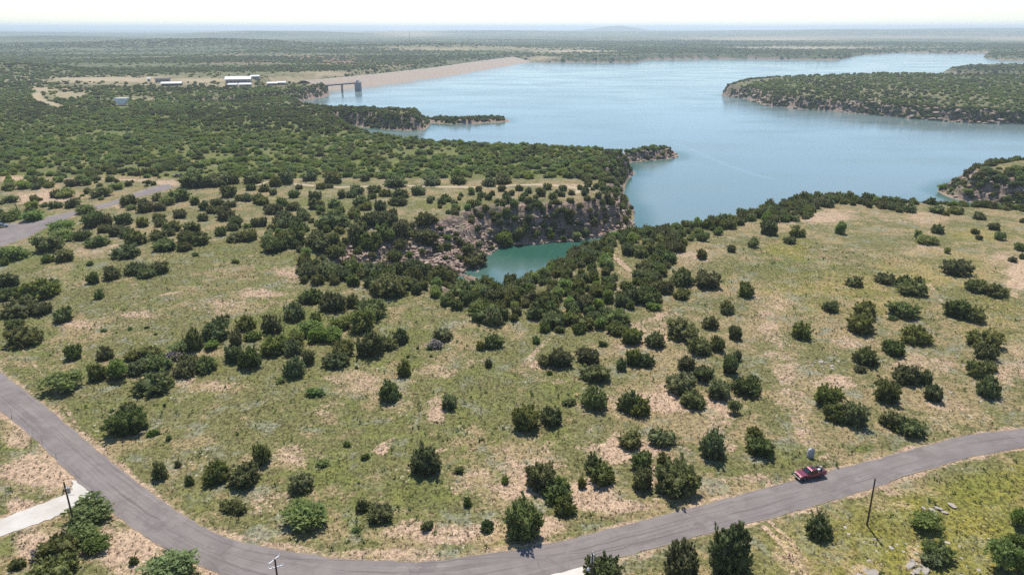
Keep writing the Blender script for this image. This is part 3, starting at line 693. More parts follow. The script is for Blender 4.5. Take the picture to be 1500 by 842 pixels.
JUN = [juniper_mesh('juniper_crown', 100 + i, M_JUN, lobes=[4, 5, 6, 3, 5, 7, 2, 6, 4, 5][i], spread=[.5, .6, .68, .4, .6, .7, .35, .6, .75, .5][i], plumes=[120, 130, 140, 100, 130, 150, 90, 140, 120, 130][i]) for i in range(10)]
MES = [crown_mesh('mesquite_crown', 200 + i, M_MES, lobes=7, leaves=1500, size=.15, core=.0 if i % 2 else .35, up=.15, airy=.42, spread=.78) for i in range(5)]
FORB = [crown_mesh('forb_crown', 300 + i, M_FORB, lobes=4, leaves=220, size=.34, core=.5, up=.6, airy=.2) for i in range(3)]
DEAD = [crown_mesh('dead_crown', 400 + i, M_DEAD, lobes=4, leaves=700, size=.2, core=0, up=.2, airy=.4) for i in range(2)]

def trunk_mesh(seed, stems=3, lean=.5, m=M_BARK):
    g = random.Random(seed); mb = MB()
    for i in range(stems):
        a = 6.283 * i / stems + g.uniform(-.5, .5); p = Vector((.05 * math.cos(a), .05 * math.sin(a), -.04)); r = .085
        dirv = Vector((math.cos(a) * lean * .5, math.sin(a) * lean * .5, .55))
        for s_ in range(3):
            q = p + dirv * g.uniform(.32, .44); mb.tube(p, q, r, r * .62, 7, False)
            if s_ > 0:
                a2 = a + g.uniform(-1.2, 1.2); mb.tube(q, q + Vector((math.cos(a2) * .32, math.sin(a2) * .32, .16)), r * .5, r * .2, 6, False)
            p = q; r *= .62; dirv = dirv + Vector((g.uniform(-.2, .2), g.uniform(-.2, .2), g.uniform(-.12, .1)))
    o = mb.build('trunk', m); me = o.data; bpy.data.objects.remove(o); return me
TRK_J = [trunk_mesh(i, 2, .35) for i in range(3)]; TRK_M = [trunk_mesh(10 + i, 3, .8) for i in range(3)]
# ------------------------------------------------------------------ bushes read off the photograph: centre x, centre y, width, height
Z = 1500.0 / 380.0
BUSH = {  # zoomed crops of 380 px wide, with their corner
 (0, 220): [(262,188,50,42),(325,165,35,22),(418,185,85,45),(525,130,70,45),(320,312,68,48),(413,302,72,62),(535,395,110,100),(612,398,75,70),(745,285,90,70),
   (838,315,85,85),(905,268,60,50),(1035,255,115,80),(922,325,65,50),(1128,288,52,52),(1178,315,60,60),(1250,297,75,45),(1225,340,70,50),(1330,310,70,40),(1305,360,100,85),(1355,410,80,75),
   (1040,363,75,55),(1172,385,60,50),(1320,235,90,75),(1390,272,70,40),(1430,270,60,50),(1450,212,65,42),(1490,275,60,60),(712,392,90,70),(825,412,65,65),(598,450,70,50),(685,460,110,65),(780,500,120,85),
   (735,478,80,60),(915,385,75,50),(930,415,70,55),(1000,432,100,70),(905,485,95,65),(980,470,60,50),(1110,440,90,65),(950,543,125,62),(1060,555,80,60),(1130,508,150,85),(1065,490,70,70),(1275,465,65,60),
   (1345,440,70,50),(1360,500,95,60),(1440,485,90,80),(1480,415,60,55),(470,490,85,65),(555,520,120,70),(722,578,145,72),(270,622,80,55),(370,605,105,75),(20,640,50,50),(645,705,85,85),(535,733,72,72),
   (795,680,125,70),(915,672,110,75),(840,708,100,50),(45,745,110,90),(215,795,205,70),(50,822,110,60),(1110,165,135,100),(1180,180,80,70),(1250,165,120,80),(1330,160,100,70),(1460,155,110,70)],
 (380, 220): [(25,215,60,50),(80,238,45,40),(225,210,45,30),(197,250,58,50),(355,205,65,40),(405,205,50,25),(420,150,110,80),(290,145,90,60),(155,150,90,90),(95,175,70,70),(520,125,45,45),(612,155,60,45),(775,175,130,70),
   (320,258,80,55),(325,305,90,65),(435,305,70,55),(475,250,45,58),(530,250,60,50),(560,225,80,60),(585,290,110,70),(610,320,80,50),(665,220,80,40),(650,262,62,38),(730,245,75,45),(815,245,95,60),(800,290,100,40),
   (700,315,70,70),(540,360,75,65),(465,340,60,40),(770,355,60,50),(130,295,70,60),(195,320,85,50),(75,335,110,65),(20,290,70,50),(15,410,60,60),(150,370,80,50),(250,375,80,50),(140,410,80,70),(220,420,90,75),
   (200,490,130,120),(90,540,150,80),(330,520,150,110),(430,395,180,90),(430,510,80,80),(430,580,100,80),(550,460,90,100),(650,390,120,90),(740,390,100,80),(820,440,100,100),(730,470,100,100),(620,520,150,110),
   (920,230,80,60),(1000,175,100,50),(1150,165,90,60),(1330,180,80,60),(1410,165,90,60),
   (290,695,120,90),(400,680,130,90),(480,710,110,80),(560,680,120,90),(650,690,130,100),(760,770,220,150),(780,610,80,80),(900,680,150,120),(1010,710,150,110),(1100,740,140,110),(1180,790,150,90),(1290,770,130,90),(1370,790,80,80),(1450,750,90,90),
   (950,490,150,60),(810,535,80,60),(960,390,120,80),(1230,620,150,80),(1080,550,60,50),(1030,560,70,60),(1200,560,80,60)],
 (740, 220): [(1138,595,65,65),(1308,566,52,48),(1025,725,125,105),(1168,742,140,105),(1397,800,90,90),(925,785,100,80),(1035,812,70,40),(1025,565,35,50)],
 (1120, 220): [(25,440,95,100),(195,465,85,70),(150,517,75,45),(360,292,90,70),(1000,450,70,62),(1120,672,170,85),(520,752,95,70),(690,735,105,65),(805,755,85,80),(845,785,150,90),(890,755,70,60),(1000,340,80,30),(1100,345,80,40),
   (1050,365,35,25),(1245,378,70,45),(1330,438,65,48),(1220,467,45,35),(1240,503,38,30),(1490,405,25,30),(1475,555,60,50),(1435,628,50,35),(1490,610,30,60),(1225,775,110,80),(1340,805,130,60)],
 (0, 420): [(50,40,100,70),(215,25,150,60),(110,110,190,100),(245,120,100,75),(362,155,105,90),(78,210,95,60),(142,278,195,105),(422,370,85,95),(570,38,55,62),(605,380,85,80),(555,490,95,110),(765,395,90,60),(790,460,110,90),
   (860,370,130,80),(900,430,150,100),(880,545,205,115),(1115,300,105,155),(1080,430,130,100),(1070,470,130,90),(1185,440,125,95),(1240,245,150,130),(1275,190,110,70),(1420,205,110,90),(1360,290,80,100),(1350,380,100,100),(1440,400,130,130),
   (1460,280,90,60),(740,690,90,80),(740,770,215,170)],
 (380, 420): [(65,205,120,120),(200,135,120,110),(320,175,60,65),(300,50,140,80),(430,80,140,120),(535,75,70,90),(640,120,200,90),(90,330,150,110),(190,340,100,100),(480,350,140,110),(440,415,150,85),(280,400,70,95),(200,455,110,125),
   (640,320,140,150),(735,320,120,80),(815,280,95,90),(1060,265,115,85),(1350,310,110,90),(1280,335,60,55),(1325,435,42,60),(835,465,75,100),(750,590,110,130),(1095,660,100,90),(1345,150,160,110)],
 (740, 420): [(275,185,140,100),(450,190,150,90),(640,165,150,100),(830,50,150,100),(725,100,50,60),(1025,42,95,60),(1282,112,80,85),(1187,197,90,85),(1330,258,72,92),(645,240,110,75),(730,275,125,105),(877,300,115,100),
   (1030,240,165,125),(1125,335,140,110),(1232,325,80,95),(1305,440,95,120),(1345,395,55,70),(1050,435,95,95),(1150,490,115,100),(1025,550,185,135),(1090,640,130,115),(1235,585,130,120),(1400,560,175,115),(320,405,125,110),(225,420,80,70),
   (475,390,130,100),(525,490,160,105),(670,440,65,80),(745,400,90,105),(810,415,100,85),(525,640,140,135),(720,655,120,130),(775,680,120,120),(120,750,145,150),(258,740,120,115)],
 (1120, 420): [(385,108,100,65),(585,125,115,95),(560,205,140,125),(810,128,155,95),(875,270,150,115),(752,348,130,95),(215,247,105,105),(600,395,140,110),(555,470,70,40),(710,595,150,145),(830,495,150,120),(930,515,90,90),
   (980,608,100,100),(365,620,135,130),(420,720,150,120),(525,725,135,150),(1270,295,175,90),(1290,370,120,100),(1245,470,130,110),(1305,450,80,70),(1300,575,125,125),(1120,120,130,110),(1215,155,110,95),(740,755,120,110),(830,800,170,110)],
 (0, 630): [(918,225,90,115),(1092,285,48,60),(1245,235,150,135),(1410,250,160,140),(1330,430,110,60),(1375,445,90,75),(772,748,50,50),(95,765,90,70),(330,660,200,170),(330,775,230,130)],
 (380, 630): [(5,130,100,160),(240,300,140,120),(695,475,150,110),(970,160,180,175)],
 (740, 630): [(100,505,215,235),(215,255,170,170),(300,330,170,150),(345,425,120,120),(443,300,52,90),(505,180,100,110),(560,245,150,130),(725,50,120,100),(905,35,150,110),(1215,70,145,185),(795,165,115,130),(795,270,115,140),
   (920,160,75,90),(985,265,250,210),(560,800,200,190),(1025,750,220,250),(1300,670,235,330),(1440,10,90,80),(1480,85,150,120)],
 (1120, 630): [(318,545,130,150),(1010,690,170,130),(985,740,130,100)],
}
MESQ = {
 (0, 220): [(140,195,95,55),(500,182,58,42),(575,240,130,65),(60,375,130,70),(190,375,130,70),(185,315,70,50),(490,335,110,60),(762,328,60,35),(970,288,85,60),(270,530,160,110),(350,480,150,70),(345,440,150,60),(80,590,170,90),(45,205,80,50),(55,280,80,45),(370,245,90,60),(680,205,80,45),(20,600,80,60),(400,500,70,50)],
 (740, 220): [(1430,530,65,65),(20,510,60,80),(75,480,60,80)], (1120, 220): [(440,445,65,80),(885,480,40,80),(930,510,120,60),(1055,575,35,45),(1357,490,65,55)],
 (380, 220): [(1420,500,100,90),(1490,490,60,80)],
 (0, 420): [(370,540,220,140),(670,470,140,130),(1030,345,100,80),(1215,335,90,60)], (380, 420): [(600,190,150,150),(280,240,130,100),(350,270,120,100),(420,270,120,90),(460,210,150,80),(200,290,120,90)],
 (740, 420): [(858,108,95,55),(1330,690,70,110)], (1120, 630): [(925,520,190,100),(1480,500,120,130),(1400,720,160,210),(1470,660,120,160),(1490,760,120,140)],
 (0, 630): [(530,450,260,130),(480,590,230,150),(550,660,160,120),(1000,800,310,160)], (380, 630): [(275,470,270,200)],
}
GREEN = {  # low green forbs and seedlings
 (0, 630): [(1030,190,45,45),(975,40,40,35),(880,15,80,35)], (380, 630): [(590,435,90,80),(615,145,55,45),(365,185,80,50),(505,78,45,35),(565,570,60,40),(970,545,80,70),(1315,550,90,80),(1205,410,60,60),(1155,225,60,50),(1420,285,50,45)],
 (740, 420): [(375,660,90,50),(180,305,50,55),(565,325,50,40),(255,495,40,30)], (380, 420): [(985,350,40,30),(800,625,50,40),(915,350,20,20),(560,465,25,20),(860,400,22,20),(990,400,20,15),(120,540,60,30),(320,605,110,40)],
 (0, 420): [(865,610,35,25),(950,680,20,20),(645,715,30,20),(750,240,30,20),(850,232,30,18),(900,272,22,16),(600,250,40,20)], (0, 220): [(1430,435,50,35),(1360,640,50,30),(1130,600,40,25),(520,650,50,30),(320,755,40,25)],
 (1120, 420): [(740,180,60,25)],
}
DEADS = {(0, 630): [(215,720,90,80)], (0, 420): [(1010,395,110,50)], (380, 420): [(1010,330,100,50)]}

def gather(dct):
    out = []
    for (x0, y0), lst in dct.items():
        for (cx, cy, w_, h_) in lst: out.append((x0 + cx / Z, y0 + cy / Z, w_ / Z, h_ / Z))
    return np.array(out)
def place(arr, shade=.92, hmin=.5, hmax=1.25):
    """boxes in the photograph -> ground position, radius and height in metres"""
    u, v, w_, h_ = arr.T
    Hc = np.full(len(u), 3.0)
    for _ in range(5):
        x, y, z = hit(u, v, off=Hc * .5)
        _, _, dep = project(x, y, z + Hc * .5)
        Rr = w_ * dep / (2 * FPX)
        dip = np.arctan2(CAM_H - z - Hc * .5, np.hypot(x, y))
        half = h_ * shade * dep / (2 * FPX)
        hh = np.sqrt(np.maximum(half ** 2 - (Rr * np.sin(dip)) ** 2, 0)) / np.cos(dip)
        Hc = np.clip(2 * hh, Rr * 2 * hmin, Rr * 2 * hmax)
    return x, y, z, Rr, Hc, dep, u, v, w_, h_

# landmarks that labels can point at
MARKS = [('the red pickup', 1185, 690), ('the standing pale boulder', 1187, 668), ('the bare right pole', 1270, 768), ('the pale gravel track', 1140, 530), ('the pale gravel track', 1170, 610),
         ('the lamp pole', 866, 850), ('the transformer pole', 110, 772), ('the brightest roadside mesquite', 449, 748),
         ('the dirt path', 560, 270), ('the dirt path', 720, 270), ('the paved road end', 232, 276), ('the maroon parked car', 260, 256), ('the concrete pad', 16, 342),
         ('the turquoise cove', 745, 392), ('the wooded promontory', 1190, 276), ('the right sandy patch', 1490, 408), ('the road bend', 240, 700), ('the lush green grove', 470, 485),
         ('the rocky cove cliff', 640, 350), ('the side road', 110, 330), ('the white driveway', 60, 745), ('the bottom road curve', 600, 800), ('the left road stretch', 40, 570),
         ('the right flower meadow', 1330, 430), ('the pale rock scatter', 1205, 520), ('the middle field', 700, 540), ('the biggest roadside juniper', 760, 757), ('the cove rim thicket', 840, 460),
         ('the left rocky ground', 330, 440), ('the meadow twin mesquites', 1350, 345), ('the bare dirt slope', 960, 590), ('the ravine head', 440, 400)]
MK = [(n, *at(u, v, 0)) for n, u, v in MARKS]
ORD = ['the nearest one', 'the second one', 'the third one', 'the fourth one', 'the fifth one', 'the sixth one', 'the seventh one', 'the eighth one', 'the ninth one', 'the tenth one', 'the eleventh one', 'the twelfth one', 'the last one', 'the very last one']
def describe(kind, x, y, Rr, Hc):
    """a label for each bush from its size, its shape and the landmark next to it"""
    keys = {}
    for i in range(len(x)):
        d = [math.hypot(x[i] - a, y[i] - b) for _, a, b in MK]; k = int(np.argmin(d)); nm, a, b = MK[k]
        dx, dy = x[i] - a, y[i] - b
        rel = ('behind' if dy > 0 else 'in front of') if abs(dy) > abs(dx) * 1.6 else ('right of' if dx > 0 else 'left of') if abs(dx) > abs(dy) * 1.6 else (('back-right of' if dx > 0 else 'back-left of') if dy > 0 else ('front-right of' if dx > 0 else 'front-left of'))
        ar = Hc[i] / (2 * Rr[i])
        shp = 'tall narrow' if ar > 1.15 else 'low spreading' if ar < .62 else 'rounded'
        sz = 'small ' if Rr[i] < 1.5 else 'large ' if Rr[i] > 3.0 else ''
        keys.setdefault((sz, shp, rel, nm), []).append((d[k], i))
    lab = [''] * len(x)
    for (sz, shp, rel, nm), lst in keys.items():
        lst.sort()
        for n_, (_, i) in enumerate(lst):
            o = '' if len(lst) == 1 else ' ' + ORD[min(n_, len(ORD) - 1)]
            lab[i] = f'{sz}{shp} {kind}{"," if o else ""}{o} {rel} {nm}'
    return lab

JGROUP = 'junipers scattered over the grassy slope'
def put_plants(name, kind, cat, arr, crowns, trunks, group, trunk_r=190, sink=.03, **kw):
    x, y, z, Rr, Hc, dep, *_ = place(arr, **kw)
    labs = describe(kind, x, y, Rr, Hc)
    for i in range(len(x)):
        me = crowns[random.randrange(len(crowns))]; rz = random.uniform(0, 6.283)
        loc = (x[i], y[i], z[i] - sink * Hc[i]); sc = (Rr[i] * random.uniform(1.02, 1.18), Rr[i] * random.uniform(1.02, 1.18), Hc[i] * .95)
        if trunks and dep[i] < trunk_r:
            root = empty(name, loc, rz)
            c = link('crown', me, root); c.scale = sc
            t_ = link('trunk', trunks[i % len(trunks)], root); t_.scale = (min(sc[0], 3), min(sc[1], 3), sc[2])
            if cat == 'mesquite': c.location = (0, 0, sc[2] * .22); c.scale = (sc[0], sc[1], sc[2] * .8)
        else:
            root = link(name, me); root.location = loc; root.scale = sc; root.rotation_euler = (0, 0, rz)
        tag(root, labs[i], cat, group)
    return x, y, Rr

jun = gather(BUSH)
jx, jy, jr = put_plants('juniper_bush', 'dark juniper', 'juniper', jun, JUN, TRK_J, JGROUP)
mx_, my_, mr_ = put_plants('mesquite_tree', 'light green mesquite', 'mesquite', gather(MESQ), MES, TRK_M, 'light green mesquites in the grass', hmin=.4)
gx_, gy_, gr_ = put_plants('green_forb', 'leafy green forb', 'plant', gather(GREEN), FORB, None, 'leafy green forbs in the grass', hmin=.35, hmax=.9)
dx_, dy_, dr_ = put_plants('dead_shrub', 'bare grey brushwood shrub', 'shrub', gather(DEADS), DEAD, None, 'bare grey shrubs', hmin=.35, hmax=.9)

# ------------------------------------------------------------------ thickets: bushes seeded over areas outlined in the photograph
def seeded(poly, spacing, seed, cap=4000):
    """points at least `spacing` apart on the terrain seen through a picture polygon"""
    poly = np.asarray(poly, float); g = np.random.default_rng(seed)
    n = 9000
    u = g.uniform(poly[:, 0].min(), poly[:, 0].max(), n * 3); v = g.uniform(poly[:, 1].min(), poly[:, 1].max(), n * 3)
    k = in_poly(u, v, poly); u, v = u[k][:n], v[k][:n]
    x, y, z = hit(u, v, off=1.5)
    k = z > WL + .12; x, y, z = x[k], y[k], z[k]
    grid = {}; keep = []
    for i in range(len(x)):
        ci, cj = int(x[i] // spacing), int(y[i] // spacing); ok = True
        for a in (-1, 0, 1):
            for b in (-1, 0, 1):
                for q in grid.get((ci + a, cj + b), ()):
                    if (x[i] - x[q]) ** 2 + (y[i] - y[q]) ** 2 < spacing * spacing: ok = False
        if ok:
            grid.setdefault((ci, cj), []).append(i); keep.append(i)
            if len(keep) >= cap: break
    return x[keep], y[keep], z[keep]
THICK = [  # outline, spacing in m, share of mesquite, mean radius
 ([(748,424),(785,400),(822,376),(867,361),(897,346),(955,330),(993,327),(1057,318),(1067,336),(1010,352),(985,365),(960,372),(932,372),(905,368),(890,385),(925,420),(945,425),(910,455),(905,475),(850,482),(795,478),(800,455),(760,465),(700,450),(690,430),(720,420)], 4.1, .20, 2.2),
 ([(932,405),(960,372),(985,372),(965,405),(975,430),(945,440)], 3.4, .05, 2.3),
 ([(1052,326),(1060,302),(1090,287),(1150,279),(1190,274),(1250,277),(1275,287),(1300,293),(1345,306),(1318,306),(1262,298),(1226,294),(1196,300),(1180,318),(1135,322),(1110,314),(1075,332)], 3.8, .08, 2.2),
 ([(430,395),(445,378),(480,385),(560,392),(640,402),(682,412),(735,428),(690,440),(700,450),(740,470),(690,462),(640,432),(600,420),(560,415),(500,412),(450,412)], 4.8, .16, 2.3),
 ([(385,350),(410,312),(470,302),(560,312),(600,325),(600,350),(560,370),(500,385),(440,375)], 5.8, .16, 2.1),
 ([(600,318),(660,330),(720,345),(730,380),(690,385),(620,375),(600,350)], 8.5, .3, 1.7),
 ([(620,290),(700,276),(860,272),(905,278),(930,322),(870,346),(800,352),(740,345),(680,322)], 6.2, .16, 2.0),
 ([(830,225),(905,225),(920,250),(905,280),(860,270)], 5.6, .3, 2.1),
]
THICK.append(([(684,412),(700,414),(745,410),(790,390),(840,371),(872,357),(892,364),(850,386),(800,402),(752,426),(700,442)], 3.0, .15, 1.6))
inst = {'j': [], 'm': []}                                      # everything past the individuals goes into one mass per kind
allx = np.concatenate([jx, mx_]); ally = np.concatenate([jy, my_]); allr = np.concatenate([jr, mr_])
cand = []
for k, (poly, sp, fm, rad) in enumerate(THICK):
    x, y, z = seeded(poly, sp, 70 + k)
    for i in range(len(x)):
        if ((x[i] - allx) ** 2 + (y[i] - ally) ** 2 < (allr * .75) ** 2).any(): continue
        r_ = rad * random.uniform(.65, 1.3)
        cand.append((y[i], x[i], y[i], z[i], r_, r_ * random.uniform(1.1, 1.7), 'm' if random.random() < fm else 'j', k))
cand.sort()
nj, nm = 300 - len(jx), 60
print('single junipers', len(jx), 'mesquites', len(mx_), 'thicket', len(cand))
THN = ['crowded in the thicket along the cove rim', 'crowded in the thicket along the cove rim', 'crowded on the wooded promontory above the lake', 'crowded along the ravine bottom', 'crowded on the slope above the ravine', 'growing among rocks of the cove cliff', 'crowded on the cove cliff', 'crowded on the cliff edge by the lake', 'crowded on the near bank of the turquoise cove']
for (_, x, y, z, r_, h_, kd, k) in cand:
    if kd == 'j' and nj > 0:
        nj -= 1; o = link('juniper_bush', random.choice(JUN)); tag(o, 'dark juniper ' + THN[k], 'juniper', 'junipers ' + THN[k])
    elif kd == 'm' and nm > 0:
        nm -= 1; o = link('mesquite_tree', random.choice(MES)); tag(o, 'light green mesquite ' + THN[k], 'mesquite', 'mesquites ' + THN[k])
    else:
        inst[kd].append((x, y, z - .15, r_, r_, h_)); continue
    o.location = (x, y, z - .15); o.scale = (r_, r_, h_); o.rotation_euler = (0, 0, random.uniform(0, 6.283))

# ------------------------------------------------------------------ scrub country beyond: density and mix by region
def scatter_far(n, r0, r1, seed):
    g = np.random.default_rng(seed)
    a = g.uniform(R(-46), R(46), n); q = g.random(n); r = (r0 ** .55 + q * (r1 ** .55 - r0 ** .55)) ** (1 / .55)
    x, y = r * np.sin(a), r * np.cos(a)
    return x, y
SX, SY = scatter_far(260000, 235, 5600, 5)
SZ = gz(SX, SY); SU, SV, SDEP = project(SX, SY, SZ); SR = np.hypot(SX, SY)
dens = np.full(SX.shape, 0.0); fm = np.full(SX.shape, .3)
def region(poly, d_, m_):
    k = in_poly(SU, SV, poly); dens[k] = d_; fm[k] = m_
far_ = SR > 1150
nzz = fbm(SX / 700, SY / 230, 201, 4); nz2 = fbm(SX / 55, SY / 55, 205, 3)
dens[far_] = np.clip(.52 + 1.5 * nzz[far_], .05, 1); fm[far_] = np.clip(.45 - 1.2 * nzz[far_], .1, .8)
region([(-400,266),(-400,120),(150,128),(320,128),(420,128),(470,132),(450,146),(430,152),(520,188),(560,195),(640,205),(700,206),(870,216),(912,226),(905,245),(860,262),(760,262),(600,262),(430,262),(265,263),(150,256)], .9, .72)
region([(-400,200),(-400,140),(150,150),(290,160),(430,152),(520,187),(500,200),(300,190)], .95, .25)
region([(280,158),(380,157),(520,158),(630,163),(632,192),(595,193),(500,186),(300,172)], .85, .12)
region([(632,172),(748,174),(748,181),(660,184)], .9, .2)
region([(865,213),(996,211),(996,232),(930,238),(900,232)], .75, .1)
region([(1362,290),(1390,246),(1500,249),(1700,252),(1700,345),(1450,306)], 1.3, .12)
region([(1050,142),(1110,120),(1200,108),(1700,108),(1700,190),(1440,183),(1120,157)], .62, .55)
region([(1050,141),(1110,140),(1170,146),(1260,150),(1340,152),(1440,158),(1700,158),(1700,190),(1440,183),(1120,157)], 1, .08)
region([(1374,107),(1395,96),(1700,94),(1700,113),(1420,110)], 1, .05)
region([(60,131),(150,127),(330,126),(440,126),(470,130),(440,150),(300,158),(180,150)], .8, .25)
region([(-400,262),(-400,300),(0,320),(130,300),(230,270),(150,258)], .16, .6)
region([(-400,120),(-400,85),(70,86),(90,98),(230,112),(60,128)], .95, .35)
dens *= np.where(SR < 1150, np.clip(1 + 1.2 * nz2, .2, 1.3), 1)
mt = np.maximum(ground_lookup(M_tan, SX, SY), ground_lookup(M_red, SX, SY) * .7)
dens *= np.clip(1 - 1.25 * mt, 0, 1)
dens *= (SZ > WL + .8) & (ground_lookup(GD, SX, SY) > 2.0)
dens *= ground_lookup(GPATH, SX, SY) > 4
dens *= ground_lookup(GROADD, SX, SY) > 3
for (bu, bv, bw, bh) in ((348, 118, 26, 8), (250, 120, 22, 7), (402, 122, 16, 4), (180, 150, 10, 9), (260, 257, 14, 8), (472, 125, 14, 8)):
    dens *= ~((abs(SU - bu) < bw) & (abs(SV - bv - 2) < bh))
dd, _ = line_d(SX, SY, DAM); dens *= dd > 62
area = SR ** 1.45                                             # spacing grows with distance
avail = 260000 * .55 * SR ** -.45 / (5600 ** .55 - 235 ** .55) / (SR * R(92))
okk = RNG.random(len(SX)) < dens * np.minimum(1.0, .049 / avail)
SX, SY, SZ, SR, fm = SX[okk], SY[okk], SZ[okk], SR[okk], fm[okk]
grow = 1.0 + 1.1 * smooth(900, 3500, SR)
fm = np.clip(fm + .15 + 1.5 * fbm(SX / 70, SY / 70, 221, 3) * (SR < 1500), .03, .97)
kk = RNG.random(len(SX)) < fm
for i in range(len(SX)):
    r_ = (1.15 + 2.0 * RNG.random() ** 1.8) * grow[i] * (1.15 if kk[i] else .95); h_ = r_ / grow[i] ** .7 * (RNG.uniform(1.0, 1.5) if not kk[i] else RNG.uniform(.75, 1.2))
    inst['m' if kk[i] else 'j'].append((SX[i], SY[i], SZ[i] - .2, r_, r_, h_))
# the steep shores carry bushes on every ledge
CX, CY = scatter_far(420000, 260, 1700, 6)
CD = ground_lookup(GD, CX, CY); CR = ground_lookup(GROUGH, CX, CY); q_ = (CD > 2.5) & (CD < 34) & (CR > .12); CX, CY, CD, CR = CX[q_], CY[q_], CD[q_], CR[q_]
CZ = gz(CX, CY); CRR = np.hypot(CX, CY); CU, CV, _ = project(CX, CY, CZ)
av = 420000 * .55 * CRR ** -.45 / (1700 ** .55 - 260 ** .55) / (CRR * R(92))
inner = in_poly(CU, CV, [(440, 330), (600, 312), (735, 330), (735, 400), (600, 410), (440, 400)])
cn = np.clip(1 + 1.3 * fbm(CX / 16, CY / 16, 401, 3), .35, 2)
tgt = np.where(inner, .016, np.where(CRR < 420, .046, .09)) * cn
q_ = (RNG.random(len(CX)) < tgt / av) & (CZ > WL + 1.0)
for x, y, z in zip(CX[q_], CY[q_], CZ[q_]):
    r_ = 1.0 + 1.3 * RNG.random(); inst['m' if RNG.random() < .16 else 'j'].append((x, y, z - .3, r_, r_, r_ * RNG.uniform(1.0, 1.7)))
print('mass', len(inst['j']), len(inst['m']))

def mass(name, rows, sources, seed):
    rows = np.array(rows); n = len(rows); g = np.random.default_rng(seed)
    me = bpy.data.meshes.new(name); me.vertices.add(n); me.vertices.foreach_set('co', rows[:, :3].astype(np.float32).ravel())
    a = me.attributes.new('size', 'FLOAT_VECTOR', 'POINT'); a.data.foreach_set('vector', rows[:, 3:6].astype(np.float32).ravel())
    rot = np.zeros((n, 3), np.float32); rot[:, 2] = g.uniform(0, 6.283, n)
    a = me.attributes.new('turn', 'FLOAT_VECTOR', 'POINT'); a.data.foreach_set('vector', rot.ravel())
    a = me.attributes.new('pick', 'INT', 'POINT'); a.data.foreach_set('value', g.integers(0, len(sources), n).astype(np.int32))
    o = link(name, me)
    ng = bpy.data.node_groups.new(name, 'GeometryNodeTree')
    ng.interface.new_socket('Geometry', in_out='INPUT', socket_type='NodeSocketGeometry'); ng.interface.new_socket('Geometry', in_out='OUTPUT', socket_type='NodeSocketGeometry')
    gi = ng.nodes.new('NodeGroupInput'); go = ng.nodes.new('NodeGroupOutput'); ip = ng.nodes.new('GeometryNodeInstanceOnPoints'); jn = ng.nodes.new('GeometryNodeJoinGeometry')
    for so in sources:
        oi = ng.nodes.new('GeometryNodeObjectInfo'); oi.inputs['Object'].default_value = so; oi.inputs['As Instance'].default_value = True; oi.transform_space = 'ORIGINAL'
        ng.links.new(oi.outputs['Geometry'], jn.inputs[0])
    def na(nm, ty):
        k = ng.nodes.new('GeometryNodeInputNamedAttribute'); k.data_type = ty; k.inputs['Name'].default_value = nm; return k.outputs['Attribute']
    ng.links.new(gi.outputs[0], ip.inputs['Points']); ng.links.new(jn.outputs[0], ip.inputs['Instance']); ip.inputs['Pick Instance'].default_value = True
    ng.links.new(na('pick', 'INT'), ip.inputs['Instance Index']); ng.links.new(na('turn', 'FLOAT_VECTOR'), ip.inputs['Rotation']); ng.links.new(na('size', 'FLOAT_VECTOR'), ip.inputs['Scale'])
    ng.links.new(ip.outputs[0], go.inputs[0])
    md = o.modifiers.new('scatter', 'NODES'); md.node_group = ng
    return o
def source(me_list):
    out = []
    for m_ in me_list:
        for o in COL.objects:
            if o.type == 'MESH' and o.data == m_: out.append(o); break
    return out
tag(mass('juniper_scrub', inst['j'], source(JUN), 1), 'dark juniper scrub covering the mesas, cliffs and far shores', 'scrub', kind='stuff')
tag(mass('mesquite_scrub', inst['m'], source(MES), 2), 'mid green mesquite scrub spread between the junipers beyond the slope', 'scrub', kind='stuff')

# ------------------------------------------------------------------ grass: tufts over the near slope, one mass
def tufts(n, r0, r1, seed, hgt, mname, dark, light, keepfn):
    g = np.random.default_rng(seed)
    a = g.uniform(R(-47), R(47), n); r = np.sqrt(r0 ** 2 + g.random(n) * (r1 ** 2 - r0 ** 2)); x, y = r * np.sin(a), r * np.cos(a)
    k = keepfn(x, y, g) & (ground_lookup(GROADD, x, y) > .5); x, y = x[k], y[k]; z = gz(x, y); n = len(x)
    k_ = 5
    s = hgt * g.uniform(.5, 1.5, n)
    an = g.uniform(0, 6.283, (n, k_)); out = g.uniform(.35, 1.0, (n, k_)) * s[:, None]; up = g.uniform(.5, 1.1, (n, k_)) * s[:, None]
    ca, sa = np.cos(an), np.sin(an); wd = .32 * s[:, None]
    base = np.stack([np.broadcast_to(x[:, None], ca.shape), np.broadcast_to(y[:, None], ca.shape), np.broadcast_to(z[:, None] - .03, ca.shape)], -1)
    tip = base + np.stack([ca * out, sa * out, up], -1)
    side = np.stack([-sa * wd, ca * wd, np.zeros_like(ca)], -1); mid = base + np.stack([ca * out * .25, sa * out * .25, up * .35], -1)
    V = np.stack([mid - side, mid + side, tip], 2).reshape(-1, 3)
    me = mesh_np(mname, V, np.arange(len(V)), np.full(len(V) // 3, 3), leaf_mat(mname + '_leaf', dark, light, .3)); fattr(me, 'tint', np.repeat(g.beta(1.5, 1.8, n), 3 * k_))
    return link(mname, me)
lush_ = lambda x, y: ground_lookup(M_lush, x, y); bare_ = lambda x, y: ground_lookup(M_bare, x, y)
clump = lambda x, y, s: fbm(x / 7, y / 7, s, 4, .6)
